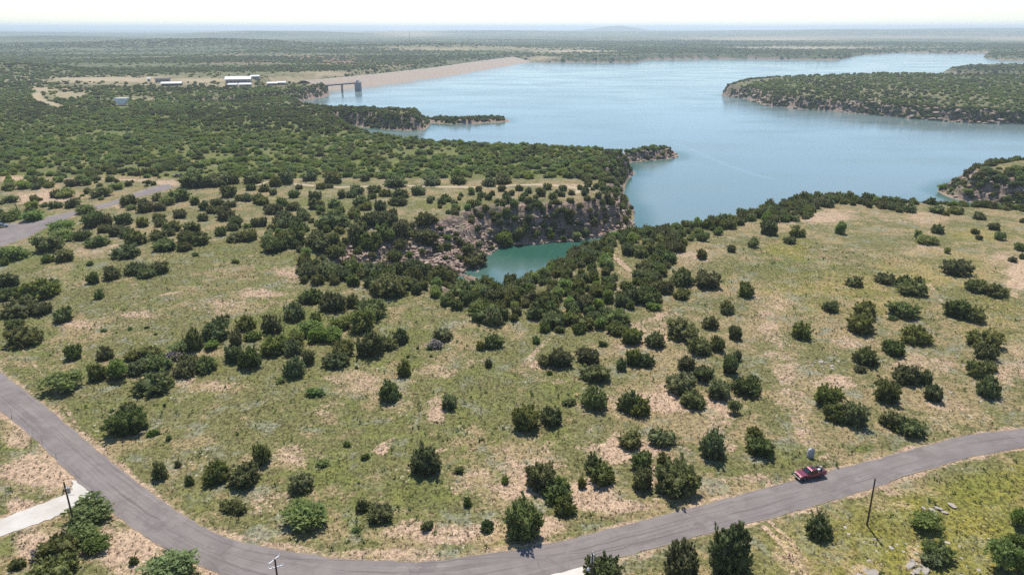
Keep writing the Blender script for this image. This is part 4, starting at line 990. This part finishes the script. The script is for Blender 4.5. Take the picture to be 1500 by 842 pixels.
o = tufts(120000, 75, 300, 8, .26, 'green_grass', (0.112, 0.116, 0.034), (0.225, 0.20, 0.075), lambda x, y, g: g.random(len(x)) < np.clip(.30 + .9 * clump(x, y, 301) + .5 * lush_(x, y) - .7 * bare_(x, y), 0, 1))
tag(o, 'short green grass tufts over the near slope', 'grass', kind='stuff')
o = tufts(90000, 75, 260, 9, .24, 'dry_grass', (0.20, 0.145, 0.075), (0.36, 0.265, 0.15), lambda x, y, g: g.random(len(x)) < np.clip(.12 + .5 * bare_(x, y) - .7 * clump(x, y, 301), 0, 1))
tag(o, 'dry straw coloured grass tufts on the bare soil', 'grass', kind='stuff')
o = tufts(5200, 85, 300, 10, .55, 'low_forbs', (0.085, 0.11, 0.03), (0.15, 0.175, 0.055), lambda x, y, g: g.random(len(x)) < np.clip(.35 + 1.6 * clump(x, y, 311) + .4 * lush_(x, y) - .5 * bare_(x, y), 0, 1))
tag(o, 'scattered dark green weeds in the grass', 'weeds', kind='stuff')
# ------------------------------------------------------------------ materials of built things
M_WOOD = plain('pole_wood', (0.085, 0.055, 0.045), .9, 0, .3, 4); M_GALV = plain('galvanised', (0.42, 0.43, 0.45), .45, .6, .1, 6); M_PORC = plain('porcelain', (0.75, 0.73, 0.74), .3, 0, .05)
M_WHITE = plain('white_metal_roof', (0.66, 0.66, 0.65), .5, 0, .06, .4); M_WALL = plain('stone_wall', (0.36, 0.31, 0.29), .9, 0, .2, .6); M_DARKROOF = plain('dark_roof', (0.05, 0.05, 0.055), .8, 0, .2, .6)
M_GLASS = plain('dark_glass', (0.02, 0.024, 0.03), .06, 0, .1, 2, .9); M_CONCR = plain('concrete', (0.27, 0.27, 0.28), .85, 0, .18, .5); M_STEEL = plain('bridge_steel', (0.16, 0.15, 0.155), .6, .2, .15, 1)
M_RUB = plain('rubber', (0.02, 0.02, 0.02), .85, 0, .2, 6); M_CHROME = plain('chrome', (0.62, 0.62, 0.64), .15, .9, .05); M_BLACK = plain('black_plastic', (0.022, 0.022, 0.024), .6, 0, .2, 6)
def paint(name, col):
    m = plain(name, col, .28, .25, .05, 2, .6); b = m.node_tree.nodes['Principled BSDF']; b.inputs['Coat Weight'].default_value = .8; b.inputs['Coat Roughness'].default_value = .06; return m
M_RED = paint('maroon_paint', (0.165, 0.010, 0.028)); M_MAR2 = paint('dark_red_paint', (0.09, 0.02, 0.022)); M_GREY = paint('grey_blue_paint', (0.16, 0.18, 0.20))

def rock_mat(name, a, b_, c_):
    m, n, l, b = mat(name); t = NT(m); p = t.pos()
    z = t.noise(t.scale(p, (.25, .25, 1.2)), 1.2, 5, .65)
    c = t.mix(t.ramp(z, .35, .65), a, b_); c = t.mix(t.ramp(t.noise(p, .5, 4, .6), .52, .68, 0, .8), c, c_)
    c = t.mix(1.0, c, t.mix(t.noise(p, 5, 4, .7), (.75, .75, .75), (1.25, 1.25, 1.25)), 'MULTIPLY')
    l.new(c, b.inputs['Base Color']); b.inputs['Roughness'].default_value = .95; b.inputs['Specular IOR Level'].default_value = .15
    bp = n.new('ShaderNodeBump'); bp.inputs['Strength'].default_value = .5; bp.inputs['Distance'].default_value = .1; l.new(t.noise(p, 3, 5, .7), bp.inputs['Height']); l.new(bp.outputs[0], b.inputs['Normal'])
    return m
M_ROCK = rock_mat('sandstone', (0.31, 0.215, 0.16), (0.43, 0.33, 0.26), (0.18, 0.135, 0.105))
M_PALE = rock_mat('pale_rock', (0.33, 0.29, 0.245), (0.42, 0.37, 0.31), (0.22, 0.19, 0.165))
M_BOULD = rock_mat('boulder_rock', (0.38, 0.36, 0.34), (0.56, 0.53, 0.50), (0.26, 0.245, 0.23))
M_RIP = rock_mat('riprap', (0.31, 0.245, 0.19), (0.40, 0.325, 0.26), (0.27, 0.22, 0.165))

# ------------------------------------------------------------------ dam
def dam():
    root = empty('dam', (0, 0, 0))
    ln = resample(DAM, 60); tg = np.gradient(ln, axis=0); tg /= np.linalg.norm(tg, axis=1)[:, None]; nrm = np.stack([tg[:, 1], -tg[:, 0]], -1)   # towards the lake
    def band(prof, name, m, out=False):
        k = np.array(prof); pts = ln[:, None, :] + nrm[:, None, :] * k[None, :, 0:1]; zz = np.broadcast_to(k[None, :, 1], pts.shape[:2])
        if out: zz = zz + .35 * (RNG.random(zz.shape) - .5)
        n_, r_ = pts.shape[:2]; i_ = np.arange(n_ * r_).reshape(n_, r_); qd = np.stack([i_[:-1, :-1], i_[1:, :-1], i_[1:, 1:], i_[:-1, 1:]], -1).reshape(-1, 4)
        me = mesh_np(name, np.concatenate([pts, zz[..., None]], -1).reshape(-1, 3), qd.ravel(), np.full(len(qd), 4), m, False)
        me.flip_normals() if me.polygons[0].normal.z < 0 else None
        return link(name, me, root)
    W_ = 62.0
    band([(5, -4.0)] + [(5 + W_ * q, -4 - 16.5 * q) for q in np.linspace(.05, 1, 14)] + [(95, -24)], 'riprap_face', M_RIP, True)
    band([(-5, -3.95), (0, -3.8), (5, -3.95)], 'crest_road', M_PALE)
    band([(-60, -22), (-5, -4.0)], 'grass_slope', plain('dam_grass', (0.14, 0.15, 0.07), .95, 0, .3, .05))
    tag(root, 'long earthen dam faced with pinkish stone at the end of the lake', 'dam')
dam()

# ------------------------------------------------------------------ intake tower and its bridge
def intake():
    c = hid(525, 1222, WL); root = empty('intake_tower', (c[0], c[1], WL))
    MB().box((0, 0, 5.6), (9.5, 9.5, 15.2), bevel=.15).build('tower_shaft', M_CONCR, root)
    MB().box((0, 0, 13.5), (10.6, 10.6, .6)).build('deck', M_CONCR, root)
    rl = MB()
    for sx in (-1, 1):
        for sy in (-1, 1): rl.tube((sx * 5, sy * 5, 13.8), (sx * 5, sy * 5, 15), .1, n=6)
        rl.tube((sx * 5, -5, 15), (sx * 5, 5, 15), .08, n=6); rl.tube((-5, sx * 5, 15), (5, sx * 5, 15), .08, n=6)
    rl.build('railing', M_STEEL, root)
    MB().box((-.5, 0, 15.2), (3.6, 3.4, 2.8)).build('hoist_house', M_CONCR, root)
    MB().tube((2.5, 1, 13.8), (2.5, 1, 18.6), .16, n=6).tube((-2.8, 1, 13.8), (-2.8, 1, 18.0), .16, n=6).build('mast', M_STEEL, root)
    tag(root, 'square concrete intake tower standing in the lake near the dam', 'tower')
    p0 = np.array(at(458, 126.5, -5.0)); p1 = np.array([c[0] - 5.4, c[1]]); d_ = p1 - p0; L = float(np.hypot(*d_)); an = math.atan2(d_[1], d_[0])
    br = empty('service_bridge', (p0[0], p0[1], -5.0), an)
    MB().box((L / 2, 0, 0), (L, 4.2, .7)).build('deck', M_STEEL, br)
    MB().box((L / 2, 1.5, -1.0), (L, .4, 1.3)).box((L / 2, -1.5, -1.0), (L, .4, 1.3)).build('girder', M_STEEL, br)
    r_ = MB()
    for sy in (-2, 2):
        r_.tube((0, sy, 1.4), (L, sy, 1.4), .07, n=5)
        for k in range(13): r_.tube((L * k / 12, sy, .35), (L * k / 12, sy, 1.4), .06, n=5)
    r_.build('railing', M_STEEL, br)
    for f_ in ((482 - 463) / 58., (502.5 - 463) / 58.):
        MB().box((L * f_, 0, -1.95), (2.2, 4.6, .6)).box((L * f_, 0, -9.1), (1.5, 3.2, 13.6)).build('pier', M_CONCR, br)
    tag(br, 'dark service bridge on two piers leading to the intake tower', 'bridge')
intake()

# ------------------------------------------------------------------ buildings on the far mesa
def building(name, label, u0, u1, vb, hgt, dep_, rooftype, wallm, roofm, windows=4, ridge=3.0, taper=None, doors=True):
    x, y, z = hit([(u0 + u1) / 2], [vb]); x, y, z = float(x[0]), float(y[0]), float(z[0])
    _, _, dp = project(np.array([x]), np.array([y]), np.array([z])); w_ = (u1 - u0) * float(dp[0]) / FPX
    root = empty(name, (x, y + dep_ / 2, z), -math.atan2(x, y) * .6)
    MB().box((0, 0, hgt / 2 - .5), (w_, dep_, hgt + 1.0), taper=taper).build('wall', wallm, root)
    o = 1.0
    if rooftype == 'gable':
        MB().prism([(-dep_ / 2 - o, hgt), (0, hgt + ridge), (dep_ / 2 + o, hgt), (dep_ / 2 + o, hgt + .35), (0, hgt + ridge + .4), (-dep_ / 2 - o, hgt + .35)], -w_ / 2 - o, w_ / 2 + o).build('roof', roofm, root).rotation_euler = (0, 0, math.pi / 2)
    else:
        MB().box((0, 0, hgt + .3), (w_ + 2 * o, dep_ + 2 * o, .5), rot=Matrix.Rotation(R(6), 3, 'X')).build('roof', roofm, root)
    for k in range(windows):
        MB().box(((k + .5) / windows * w_ - w_ / 2, -dep_ / 2 - .06, hgt * .5), (w_ / windows * .45, .1, 1.5)).build('window', M_GLASS, root)
    if doors: MB().box((w_ * .1, -dep_ / 2 - .05, 1.05), (1.3, .12, 2.1)).build('door', M_DARKROOF, root)
    return tag(root, label, 'building', 'white roofed buildings on the far mesa')
building('lodge_building', 'largest white roofed stone building on the far mesa', 330, 365, 123, 6.5, 16, 'gable', M_WALL, M_WHITE, 7, 4.0)
building('open_shelter', 'long low building with bright white gable roof, left of the lodge', 236, 263, 126, 3.2, 13, 'gable', M_DARKROOF, M_WHITE, 3, 2.2)
building('dark_roofed_building', 'dark roofed building with a pale wall on the far mesa', 227, 246, 121, 4.5, 12, 'gable', M_WALL, M_DARKROOF, 4, 1.6)
building('small_white_roof_building', 'small white roofed building in front of the lodge, left one', 334, 346, 127.5, 3, 9, 'gable', M_WALL, M_WHITE, 2, 1.6)
building('small_white_roof_building', 'small white roofed building in front of the lodge, right one', 350, 366, 127.2, 3, 10, 'gable', M_WALL, M_WHITE, 2, 1.8)
building('small_white_roof_building', 'low white roofed building between the lodge and the bridge', 391, 405, 125.5, 3, 10, 'gable', M_WALL, M_WHITE, 2, 1.6)
building('small_white_roof_building', 'white roofed building nearest the bridge', 406.5, 417, 124.5, 3, 9, 'gable', M_WALL, M_WHITE, 2, 1.6)
building('small_white_roof_building', 'white flat roofed building peeking from behind the lodge', 366, 378, 115.5, 4, 12, 'flat', M_WALL, M_WHITE, 2)
building('white_shed', 'tiny white shed left of the dark roofed building', 215.5, 219.5, 119.5, 4.2, 5, 'gable', M_WHITE, M_WHITE, 1, 1.2)
def tank():
    x, y, z = [float(k[0]) for k in hit([179.5], [154.5])]
    root = empty('water_tank', (x, y, z))
    MB().prism([(-3.6, 1.0), (3.6, 1.0), (7.2, 6.6), (7.2, 8.0), (-7.2, 8.0), (-7.2, 6.6)], -3.5, 3.5).build('tank_body', plain('white_tank_paint', (0.74, 0.75, 0.76), .5, 0, .08, .5), root)
    MB().box((0, 0, 8.15), (14.8, 7.4, .3)).build('lid', M_WHITE, root)
    for sx in (-1, 1):
        for sy in (-1, 1): MB().box((sx * 2.8, sy * 2.6, .2), (.5, .5, 1.8)).build('leg', M_CONCR, root)
    tag(root, 'white hopper shaped tank with flared sides standing in the scrub', 'tank')
tank()
def comm():
    x, y = hid(600, 5600, 0); z = float(gz(x, y)); root = empty('radio_mast', (x, y, z))
    mb = MB(); Hh = 58.0
    for k in range(4):
        a = math.pi / 4 + k * math.pi / 2; b_ = a + math.pi / 2
        P0 = lambda q, an: (4.5 * (1 - .75 * q) * math.cos(an), 4.5 * (1 - .75 * q) * math.sin(an), Hh * q)
        mb.tube(P0(0, a), P0(1, a), .8, .5, 6)
        for s_ in range(8): mb.tube(P0(s_ / 8, a), P0((s_ + 1) / 8, b_), .4, n=5)
    mb.build('lattice', M_GALV, root); MB().box((0, 0, 2.2), (14, 9, 5)).build('equipment_hut', M_WHITE, root)
    MB().tube((0, 0, Hh), (0, 0, Hh + 12), .5, .3, 6).build('antenna', M_GALV, root)
    tag(root, 'tall thin lattice mast on the far horizon left of centre', 'tower')
comm()

# ------------------------------------------------------------------ utility poles
def pole(name, label, base, hgt, arms=(), can=False, lamp=False, lean=(0, 0), brace=False, r=.15):
    x, y = base; z = float(gz(x, y)); root = empty(name, (x, y, z)); lx, ly = lean
    top = Vector((lx, ly, hgt))
    MB().tube((0, 0, -.5), top, r * 1.15, r * .8, 12).build('pole_shaft', M_WOOD, root)
    for (zz, L, an, m, th) in arms:
        q = top * (zz / hgt); d_ = Vector((math.cos(an), math.sin(an), 0)); off = Vector((-d_.y, d_.x, 0)) * .16
        a = MB().box(q + off, (L, .12, .14), rz=an).build('crossarm', m, root)
        for s_ in (-.92, 0 if th else -.4, .92):
            p_ = q + off + d_ * (L / 2 * s_); MB().tube(p_ + Vector((0, 0, .07)), p_ + Vector((0, 0, .30)), .07, .045, 8).build('insulator', M_PORC, a)
    if can:
        q = top * ((hgt - 1.6) / hgt)
        c_ = MB().tube(q + Vector((.42, 0, -.55)), q + Vector((.42, 0, .45)), .27, n=14).tube(q + Vector((.42, 0, .45)), q + Vector((.42, 0, .52)), .29, n=14).build('transformer', M_GALV, root)
        MB().tube(q + Vector((.36, .1, .52)), q + Vector((.36, .1, .8)), .05, .04, 8).tube(q + Vector((.5, -.1, .52)), q + Vector((.5, -.1, .8)), .05, .04, 8).build('bushing', M_PORC, c_)
        MB().tube(q + Vector((0, 0, -.9)), q + Vector((1.1, .2, -1.1)), .05, n=6).build('arm_bracket', M_GALV, root)
    if lamp:
        q = top * ((hgt - 2.6) / hgt)
        MB().tube(q, q + Vector((-.55, -.1, .1)), .05, n=6).build('lamp_arm', M_GALV, root)
        MB().tube(q + Vector((-.55, -.1, -.25)), q + Vector((-.55, -.1, .05)), .24, .16, 12).tube(q + Vector((-.55, -.1, .05)), q + Vector((-.55, -.1, .2)), .16, .05, 12).build('lamp_head', M_PORC, root)
        MB().tube(q + Vector((.17, -.05, 1.2)), q + Vector((.17, -.05, 2.5)), .07, n=8).tube(q + Vector((-.17, -.05, 1.0)), q + Vector((-.17, -.05, 2.3)), .07, n=8).build('fuse_cutout', M_PORC, root)
        MB().tube(q + Vector((0, 0, 2.6)), q + Vector((0, 0, 3.0)), .08, .05, 8).build('insulator', M_PORC, root)
    if not arms and not can and not lamp:
        MB().tube(top, top + Vector((0, 0, .28)), .06, .05, 8).build('insulator', M_PORC, root)
    return tag(root, label, 'pole', 'utility poles along the road'), Vector((x, y, z)) + top
bp_ = at(1270, 769, 0); _, pr_top = pole('utility_pole', 'bare leaning wooden pole right of the red pickup', bp_, 9.2, lean=(-.05, .25))
x_, y_ = at(110.5, 774, 0); _, pl_top = pole('utility_pole', 'wooden pole with grey transformer beside the gravel driveway', (x_, y_), 9.6, arms=(), can=True)
def topbase(u, v, h):  # the base of a pole whose top is seen at (u, v)
    return tuple(at(u, v, h))
_, pc_top = pole('utility_pole', 'wooden pole with two pale crossarms at the bottom bend of the road', topbase(402.5, 818, 9.5), 9.5, arms=((9.35, 2.3, R(62), M_PORC, True), (8.0, 2.1, R(24), M_PORC, False)))
_, pb_top = pole('utility_pole', 'wooden pole with white lamp beside the concrete driveway', topbase(868, 808, 9.5), 9.2, lamp=True)
x_, y_, _z = [float(k[0]) for k in hit([28.5], [313.5])]; pole('utility_pole', 'dark leaning pole beside the side road at the left edge', (x_, y_), 6.8, lean=(-1.2, 0), r=.2)
x_, y_, _z = [float(k[0]) for k in hit([205.5], [261])]; pole('utility_pole', 'dark pole among the scrub left of the parked car', (x_, y_), 9.5, r=.2)
def wire(a, b, label, sag=.9):
    mb = MB(); p = a
    for k in range(1, 17):
        q_ = k / 16; q = a.lerp(b, q_) - Vector((0, 0, 4 * sag * q_ * (1 - q_))); mb.tube(p, q, .018, n=5, cap=False); p = q
    tag(mb.build('overhead_wire', M_STEEL), label, 'wire')
wire(pc_top + Vector((0, 0, .2)), pb_top + Vector((0, 0, .3)), 'thin overhead wire between the two poles at the bottom road bend')
wire(pb_top + Vector((0, 0, .3)), pr_top + Vector((0, 0, .3)), 'thin overhead wire from the lamp pole to the bare pole')

# ------------------------------------------------------------------ vehicles
def pickup(name, loc, rz, paintm, label, cat='pickup truck', Ls=1.0):
    """x runs forwards; 5.8 m long crew cab pickup"""
    root = empty(name, loc, rz); hw = .98
    low = [(2.86, .52), (2.90, .80), (2.84, 1.02), (2.55, 1.14), (1.30, 1.22), (.95, 1.24), (-.95, 1.24), (-.95, 1.30), (-2.85, 1.30), (-2.90, .62), (-2.45, .50), (-2.2, .62), (-2.08, .86), (-1.85, .95), (-1.62, .95), (-1.38, .86), (-1.26, .62), (-1.1, .46), (1.20, .46), (1.36, .62), (1.48, .86), (1.72, .95), (1.95, .95), (2.2, .86), (2.32, .62), (2.5, .5)]
    MB().prism(low, -hw, hw).build('body', paintm, root, bevel=.045)
    cab = [(1.28, 1.20), (.42, 1.82), (.1, 1.90), (-.72, 1.90), (-.9, 1.82), (-1.05, 1.22)]
    b_ = MB().prism(cab, -.86, .86)
    for v in b_.b.verts:
        if v.co.z > 1.5: v.co.y *= .86
    b_.build('cab', paintm, root, bevel=.05)
    MB().poly([(1.20, -.76, 1.285), (1.20, .76, 1.285), (.50, .66, 1.80), (.50, -.66, 1.80)]).poly([(1.22, -.74, 1.30), (.53, -.64, 1.82), (.53, .64, 1.82), (1.22, .74, 1.30)]).build('windscreen', M_GLASS, root).location.z = .035
    MB().poly([(-1.055, -.70, 1.34), (-.945, -.60, 1.76), (-.945, .60, 1.76), (-1.055, .70, 1.34)]).build('rear_window', M_GLASS, root).location.x = -.02
    for s_ in (-1, 1):
        for x0, x1, x2, x3 in ((.98, .12, .12, .40), (.02, -.86, -.80, .02)):
            MB().box(((x0 + x1) / 2 - .06, s_ * .825, 1.53), (abs(x0 - x1) * .78, .03, .40), rot=Matrix.Rotation(s_ * R(16), 3, 'X')).build('side_window', M_GLASS, root)
        MB().box((.95, s_ * 1.08, 1.32), (.14, .22, .2), bevel=.03).build('side_mirror', M_BLACK, root)
        MB().box((2.80, s_ * .78, .96), (.16, .34, .16), bevel=.03).build('headlight', M_PORC, root)
        MB().box((-2.89, s_ * .86, 1.0), (.05, .16, .4)).build('tail_light', plain('tail_red', (.35, .02, .02), .3), root)
        for x in (1.84, -1.74):
            wh = empty('wheel', (x, s_ * .84, .40)); wh.parent = root
            MB().tube((0, -.13, 0), (0, .13, 0), .40, n=24).build('tyre', M_RUB, wh, bevel=0)
            MB().tube((0, s_ * .10, 0), (0, s_ * .145, 0), .25, .23, n=16).build('rim', M_CHROME, wh)
    MB().box((2.90, 0, .80), (.06, 1.1, .30), bevel=.02).build('grille', M_BLACK, root)
    MB().box((2.93, 0, .55), (.14, 1.9, .2), bevel=.04).build('front_bumper', M_CHROME, root)
    MB().box((-2.95, 0, .58), (.16, 1.8, .2), bevel=.04).build('rear_bumper', M_CHROME, root)
    MB().box((-1.95, 0, 1.306), (1.70, 1.62, .012)).build('bed_floor', M_BLACK, root)
    for s_ in (-1, 1): MB().box((-1.95, s_ * .9, 1.34), (1.85, .12, .09), bevel=.02).build('bed_rail', paintm, root)
    MB().box((-2.83, 0, 1.34), (.1, 1.68, .09), bevel=.02).build('tailgate', paintm, root)
    MB().box((-.3, 0, 1.915), (.62, .7, .012)).build('sunroof', M_GLASS, root)
    tag(root, label, cat); return root
pa, pb2 = at(1208, 696, 0), at(1166, 704, 0)
ang = math.atan2(pb2[1] - pa[1], pb2[0] - pa[0]); tc = (pa + pb2) / 2; tc = tc + np.array([0, .4])
TZ = .06
pickup('pickup_truck', (tc[0], tc[1], TZ), ang, M_RED, 'shiny dark red crew cab pickup parked at the edge of the asphalt road')
def in_bed(dx, dy, dz): v = Matrix.Rotation(ang, 3, 'Z') @ Vector((dx, dy, dz)); return (tc[0] + v.x, tc[1] + v.y, TZ + v.z)
for nm, lb, ct, c_, d_, m in (('cooler', 'white cooler lying in the pickup bed behind the cab', 'cooler', (-1.40, .45), (.5, .36, .36), M_WHITE), ('cargo_bag', 'pale bag beside the tailgate in the pickup bed', 'bag', (-2.4, -.3), (.6, .5, .35), M_PALE), ('toolbox', 'black toolbox lying in the pickup bed', 'toolbox', (-1.95, .0), (.42, 1.2, .36), M_BLACK)):
    mb = MB().box((0, 0, d_[2] / 2), d_, bevel=.06)
    o = mb.build(nm, m); o.location = in_bed(c_[0], c_[1], 1.315); o.rotation_euler = (0, 0, ang); tag(o, lb, ct)
    if nm != 'cargo_bag':
        l_ = MB().box((0, 0, d_[2] + .03), (d_[0] + .03, d_[1] + .03, .06), bevel=.015).build('lid', m, o)
x_, y_, z_ = [float(k[0]) for k in hit([260.5], [259.5])]
pickup('parked_car', (x_, y_, z_), R(176), M_MAR2, 'dark maroon pickup parked at the end of the side road by the trees', 'pickup truck')
x_, y_ = at(3, 333, 0)
def suv(loc, rz):
    root = empty('parked_car', loc, rz)
    low = [(2.35, .5), (2.4, .85), (2.2, 1.02), (1.2, 1.12), (-2.3, 1.15), (-2.38, .6), (-2.0, .45), (-1.85, .72), (-1.45, .82), (-1.05, .72), (-.9, .45), (.95, .45), (1.1, .72), (1.5, .82), (1.9, .72), (2.05, .45)]
    MB().prism(low, -.93, .93).build('body', M_GREY, root, bevel=.05)
    c_ = MB().prism([(1.1, 1.1), (.35, 1.66), (-.2, 1.74), (-1.8, 1.70), (-2.2, 1.14)], -.8, .8)
    for v in c_.b.verts:
        if v.co.z > 1.4: v.co.y *= .86
    c_.build('cab', M_GREY, root, bevel=.05)
    MB().poly([(1.06, -.7, 1.18), (1.06, .7, 1.18), (.42, .62, 1.65), (.42, -.62, 1.65)]).build('windscreen', M_GLASS, root).location.z = .04
    for s_ in (-1, 1):
        MB().box((-.6, s_ * .765, 1.42), (2.1, .03, .32), rot=Matrix.Rotation(s_ * R(16), 3, 'X')).build('side_window', M_GLASS, root)
        for x in (1.5, -1.45):
            wh = empty('wheel', (x, s_ * .8, .36)); wh.parent = root
            MB().tube((0, -.12, 0), (0, .12, 0), .36, n=20).build('tyre', M_RUB, wh); MB().tube((0, s_ * .09, 0), (0, s_ * .13, 0), .22, n=14).build('rim', M_CHROME, wh)
    tag(root, 'grey car half out of view at the left edge on the pale pad', 'car')
suv((x_, y_, .02), R(20))

# ------------------------------------------------------------------ rocks
def rock_mesh(seed, slab=1.0, n=22, m=None, blocky=.55):
    g = np.random.default_rng(seed); b_ = bmesh.new()
    p = g.normal(size=(n, 3)); p /= np.abs(p).max(1)[:, None] ** blocky * np.linalg.norm(p, axis=1)[:, None] ** (1 - blocky); p *= g.uniform(.8, 1.05, (n, 1)); p[:, 2] *= slab
    for q in p: b_.verts.new(q)
    r_ = bmesh.ops.convex_hull(b_, input=b_.verts); bmesh.ops.delete(b_, geom=list({x for x in r_['geom_interior'] if isinstance(x, bmesh.types.BMVert)}), context='VERTS')
    me = bpy.data.meshes.new('rock'); b_.to_mesh(me); b_.free(); me.materials.append(m or M_ROCK); return me
ROCKS = [rock_mesh(i, .55) for i in range(6)]; PROCKS = [rock_mesh(20 + i, .4, m=M_PALE) for i in range(3)]
x_, y_ = at(1187.5, 672, 0)
bo = link('standing_boulder', rock_mesh(77, 1.25, 26, M_BOULD, .7)); bo.location = (x_, y_ + .3, float(gz(x_, y_)) + .85); bo.scale = (.72, .5, .86); bo.rotation_euler = (R(-14), R(7), R(-12))
tag(bo, 'upright pale grey boulder standing in the grass behind the red pickup', 'boulder')
def rocks(name, poly, n, sz, meshes, label, group, seed, cat='boulder'):
    g = random.Random(seed); x, y, z = seeded(poly, sz * 1.1, seed, n)
    for i in range(len(x)):
        o = link(name, g.choice(meshes)); s = sz * g.uniform(.5, 1.25); o.location = (x[i], y[i], z[i] + s * .12); o.scale = (s * g.uniform(.8, 1.4), s * g.uniform(.7, 1.1), s * g.uniform(.7, 1.0) * (.6 if meshes is PROCKS else 1)); o.rotation_euler = (g.uniform(-.3, .3), g.uniform(-.3, .3), g.uniform(0, 6.28))
        tag(o, label, cat, group)
rocks('sandstone_boulder', [(600, 355), (650, 358), (725, 372), (722, 384), (690, 393), (655, 392), (610, 375)], 80, 1.3, ROCKS, 'pinkish sandstone slab on the rocky slope beside the cove', 'sandstone slabs on the slope beside the cove', 31)
rocks('sandstone_boulder', [(700, 320), (740, 322), (735, 360), (715, 384), (700, 370)], 60, 1.1, ROCKS, 'reddish sandstone block on the broken slope above the cove tip', 'sandstone blocks above the cove tip', 32)
rocks('sandstone_boulder', [(740, 345), (870, 340), (930, 318), (930, 333), (875, 349), (800, 357), (745, 359)], 80, 1.1, ROCKS, 'sandstone block fallen along the foot of the cove cliff', 'sandstone blocks along the foot of the cove cliff', 33)
rocks('sandstone_boulder', [(480, 352), (560, 372), (600, 378), (590, 392), (500, 372)], 30, 1.1, ROCKS, 'pinkish sandstone slab on the slope above the ravine head', 'sandstone slabs above the ravine head', 34)
rocks('pale_rock', [(1192, 517), (1220, 515), (1222, 532), (1196, 534)], 16, .45, PROCKS, 'small pale rock in the rock scatter of the right meadow', 'pale rocks in the right meadow', 35, 'rock')
rocks('pale_rock', [(1345, 733), (1400, 728), (1404, 742), (1360, 742)], 6, .9, PROCKS, 'flat pale rock ledge in the grass above the small mesquite', 'flat pale ledges in the lower right grass', 36, 'rock')
rocks('pale_rock', [(1250, 826), (1280, 826), (1290, 845), (1255, 845)], 5, .9, PROCKS, 'pale rock lying at the bottom edge right of the dirt ruts', 'pale rocks at the bottom right', 37, 'rock')
rocks('pale_rock', [(1320, 800), (1355, 805), (1360, 828), (1335, 830)], 8, .6, PROCKS, 'pale rock beside the dark junipers of the lower right', 'pale rocks beside the lower right junipers', 38, 'rock')
# rubble of the cliffs: one mass
def rubble():
    g = np.random.default_rng(50); pts = []
    for poly, sp in (([(560, 330), (740, 320), (930, 290), (935, 333), (870, 350), (740, 360), (715, 388), (690, 395), (600, 395), (480, 360)], 1.6), ([(860, 215), (996, 212), (996, 232), (925, 240), (933, 330), (900, 330), (905, 270)], 3.2), ([(1368, 283), (1395, 256), (1560, 258), (1560, 318), (1450, 303)], 3.2), ([(1056, 140), (1120, 130), (1560, 155), (1560, 186), (1440, 182), (1120, 156)], 6)):
        x, y, z = seeded(poly, sp, 90 + len(pts)); k = ground_lookup(GROUGH, x, y) > .25
        pts += [(a, b, c, sp) for a, b, c in zip(x[k], y[k], z[k])]
    rows = [(x, y, z + .1, q * .55 * s, q * .46 * s, q * .38 * s) for (x, y, z, q), s in zip(pts, g.uniform(.35, 1.5, len(pts)))]
    src = []
    for m_ in ROCKS:
        for o in COL.objects:
            if o.type == 'MESH' and o.data == m_: src.append(o); break
    tag(mass('rock_rubble', rows, src, 4), 'broken pinkish rock rubble on the cliffs round the cove', 'rubble', kind='stuff')
rubble()

def stones():
    rows = []; g = np.random.default_rng(61)
    for poly, sp in (([(270, 440), (400, 405), (480, 385), (560, 415), (640, 430), (660, 450), (560, 440), (420, 440), (330, 455)], 1.2), ([(1180, 312), (1230, 300), (1260, 318), (1190, 330)], 1.4), ([(1300, 340), (1380, 330), (1400, 372), (1300, 375)], 2.2), ([(1120, 440), (1250, 480), (1260, 560), (1150, 560)], 2.4), ([(1330, 500), (1480, 500), (1490, 590), (1330, 590)], 2.2), ([(1240, 735), (1420, 712), (1440, 842), (1240, 842)], 1.5), ([(20, 440), (330, 400), (300, 500), (90, 520)], 3.0)):
        x, y, z = seeded(poly, sp, 190 + len(rows), 700)
        for a, b, c in zip(x, y, z):
            if g.random() < .25 + 1.4 * float(fbm(np.array([a / 6]), np.array([b / 6]), 195, 3)[0]): s = .12 + .30 * g.random() ** 2.5; rows.append((a, b, c, s * 1.3, s, s * .6))
    src = []
    for m_ in PROCKS:
        for o in COL.objects:
            if o.type == 'MESH' and o.data == m_: src.append(o); break
    k = ground_lookup(GROADD, np.array(rows)[:, 0], np.array(rows)[:, 1]) > .6
    tag(mass('loose_stones', np.array(rows)[k], src, 6), 'loose pale stones strewn over the bare patches of the slope', 'stones', kind='stuff')
stones()

# ------------------------------------------------------------------ air: an even pale haze over the whole country
b_ = bmesh.new(); bmesh.ops.create_cube(b_, size=1.0)
for v in b_.verts: v.co = Vector((v.co.x * 130000, v.co.y * 100000 + 20000, -70 if v.co.z < 0 else 150))
me = bpy.data.meshes.new('haze'); b_.to_mesh(me); b_.free()
hm = bpy.data.materials.new('haze'); hm.use_nodes = True; hn = hm.node_tree.nodes; hn.clear()
pv = hn.new('ShaderNodeVolumePrincipled'); pv.inputs['Color'].default_value = (0.76, 0.86, 0.96, 1); pv.inputs['Density'].default_value = HAZE; pv.inputs['Anisotropy'].default_value = 0.35
ho = hn.new('ShaderNodeOutputMaterial'); hm.node_tree.links.new(pv.outputs[0], ho.inputs['Volume']); me.materials.append(hm)
tag(link('haze', me), kind='stuff')
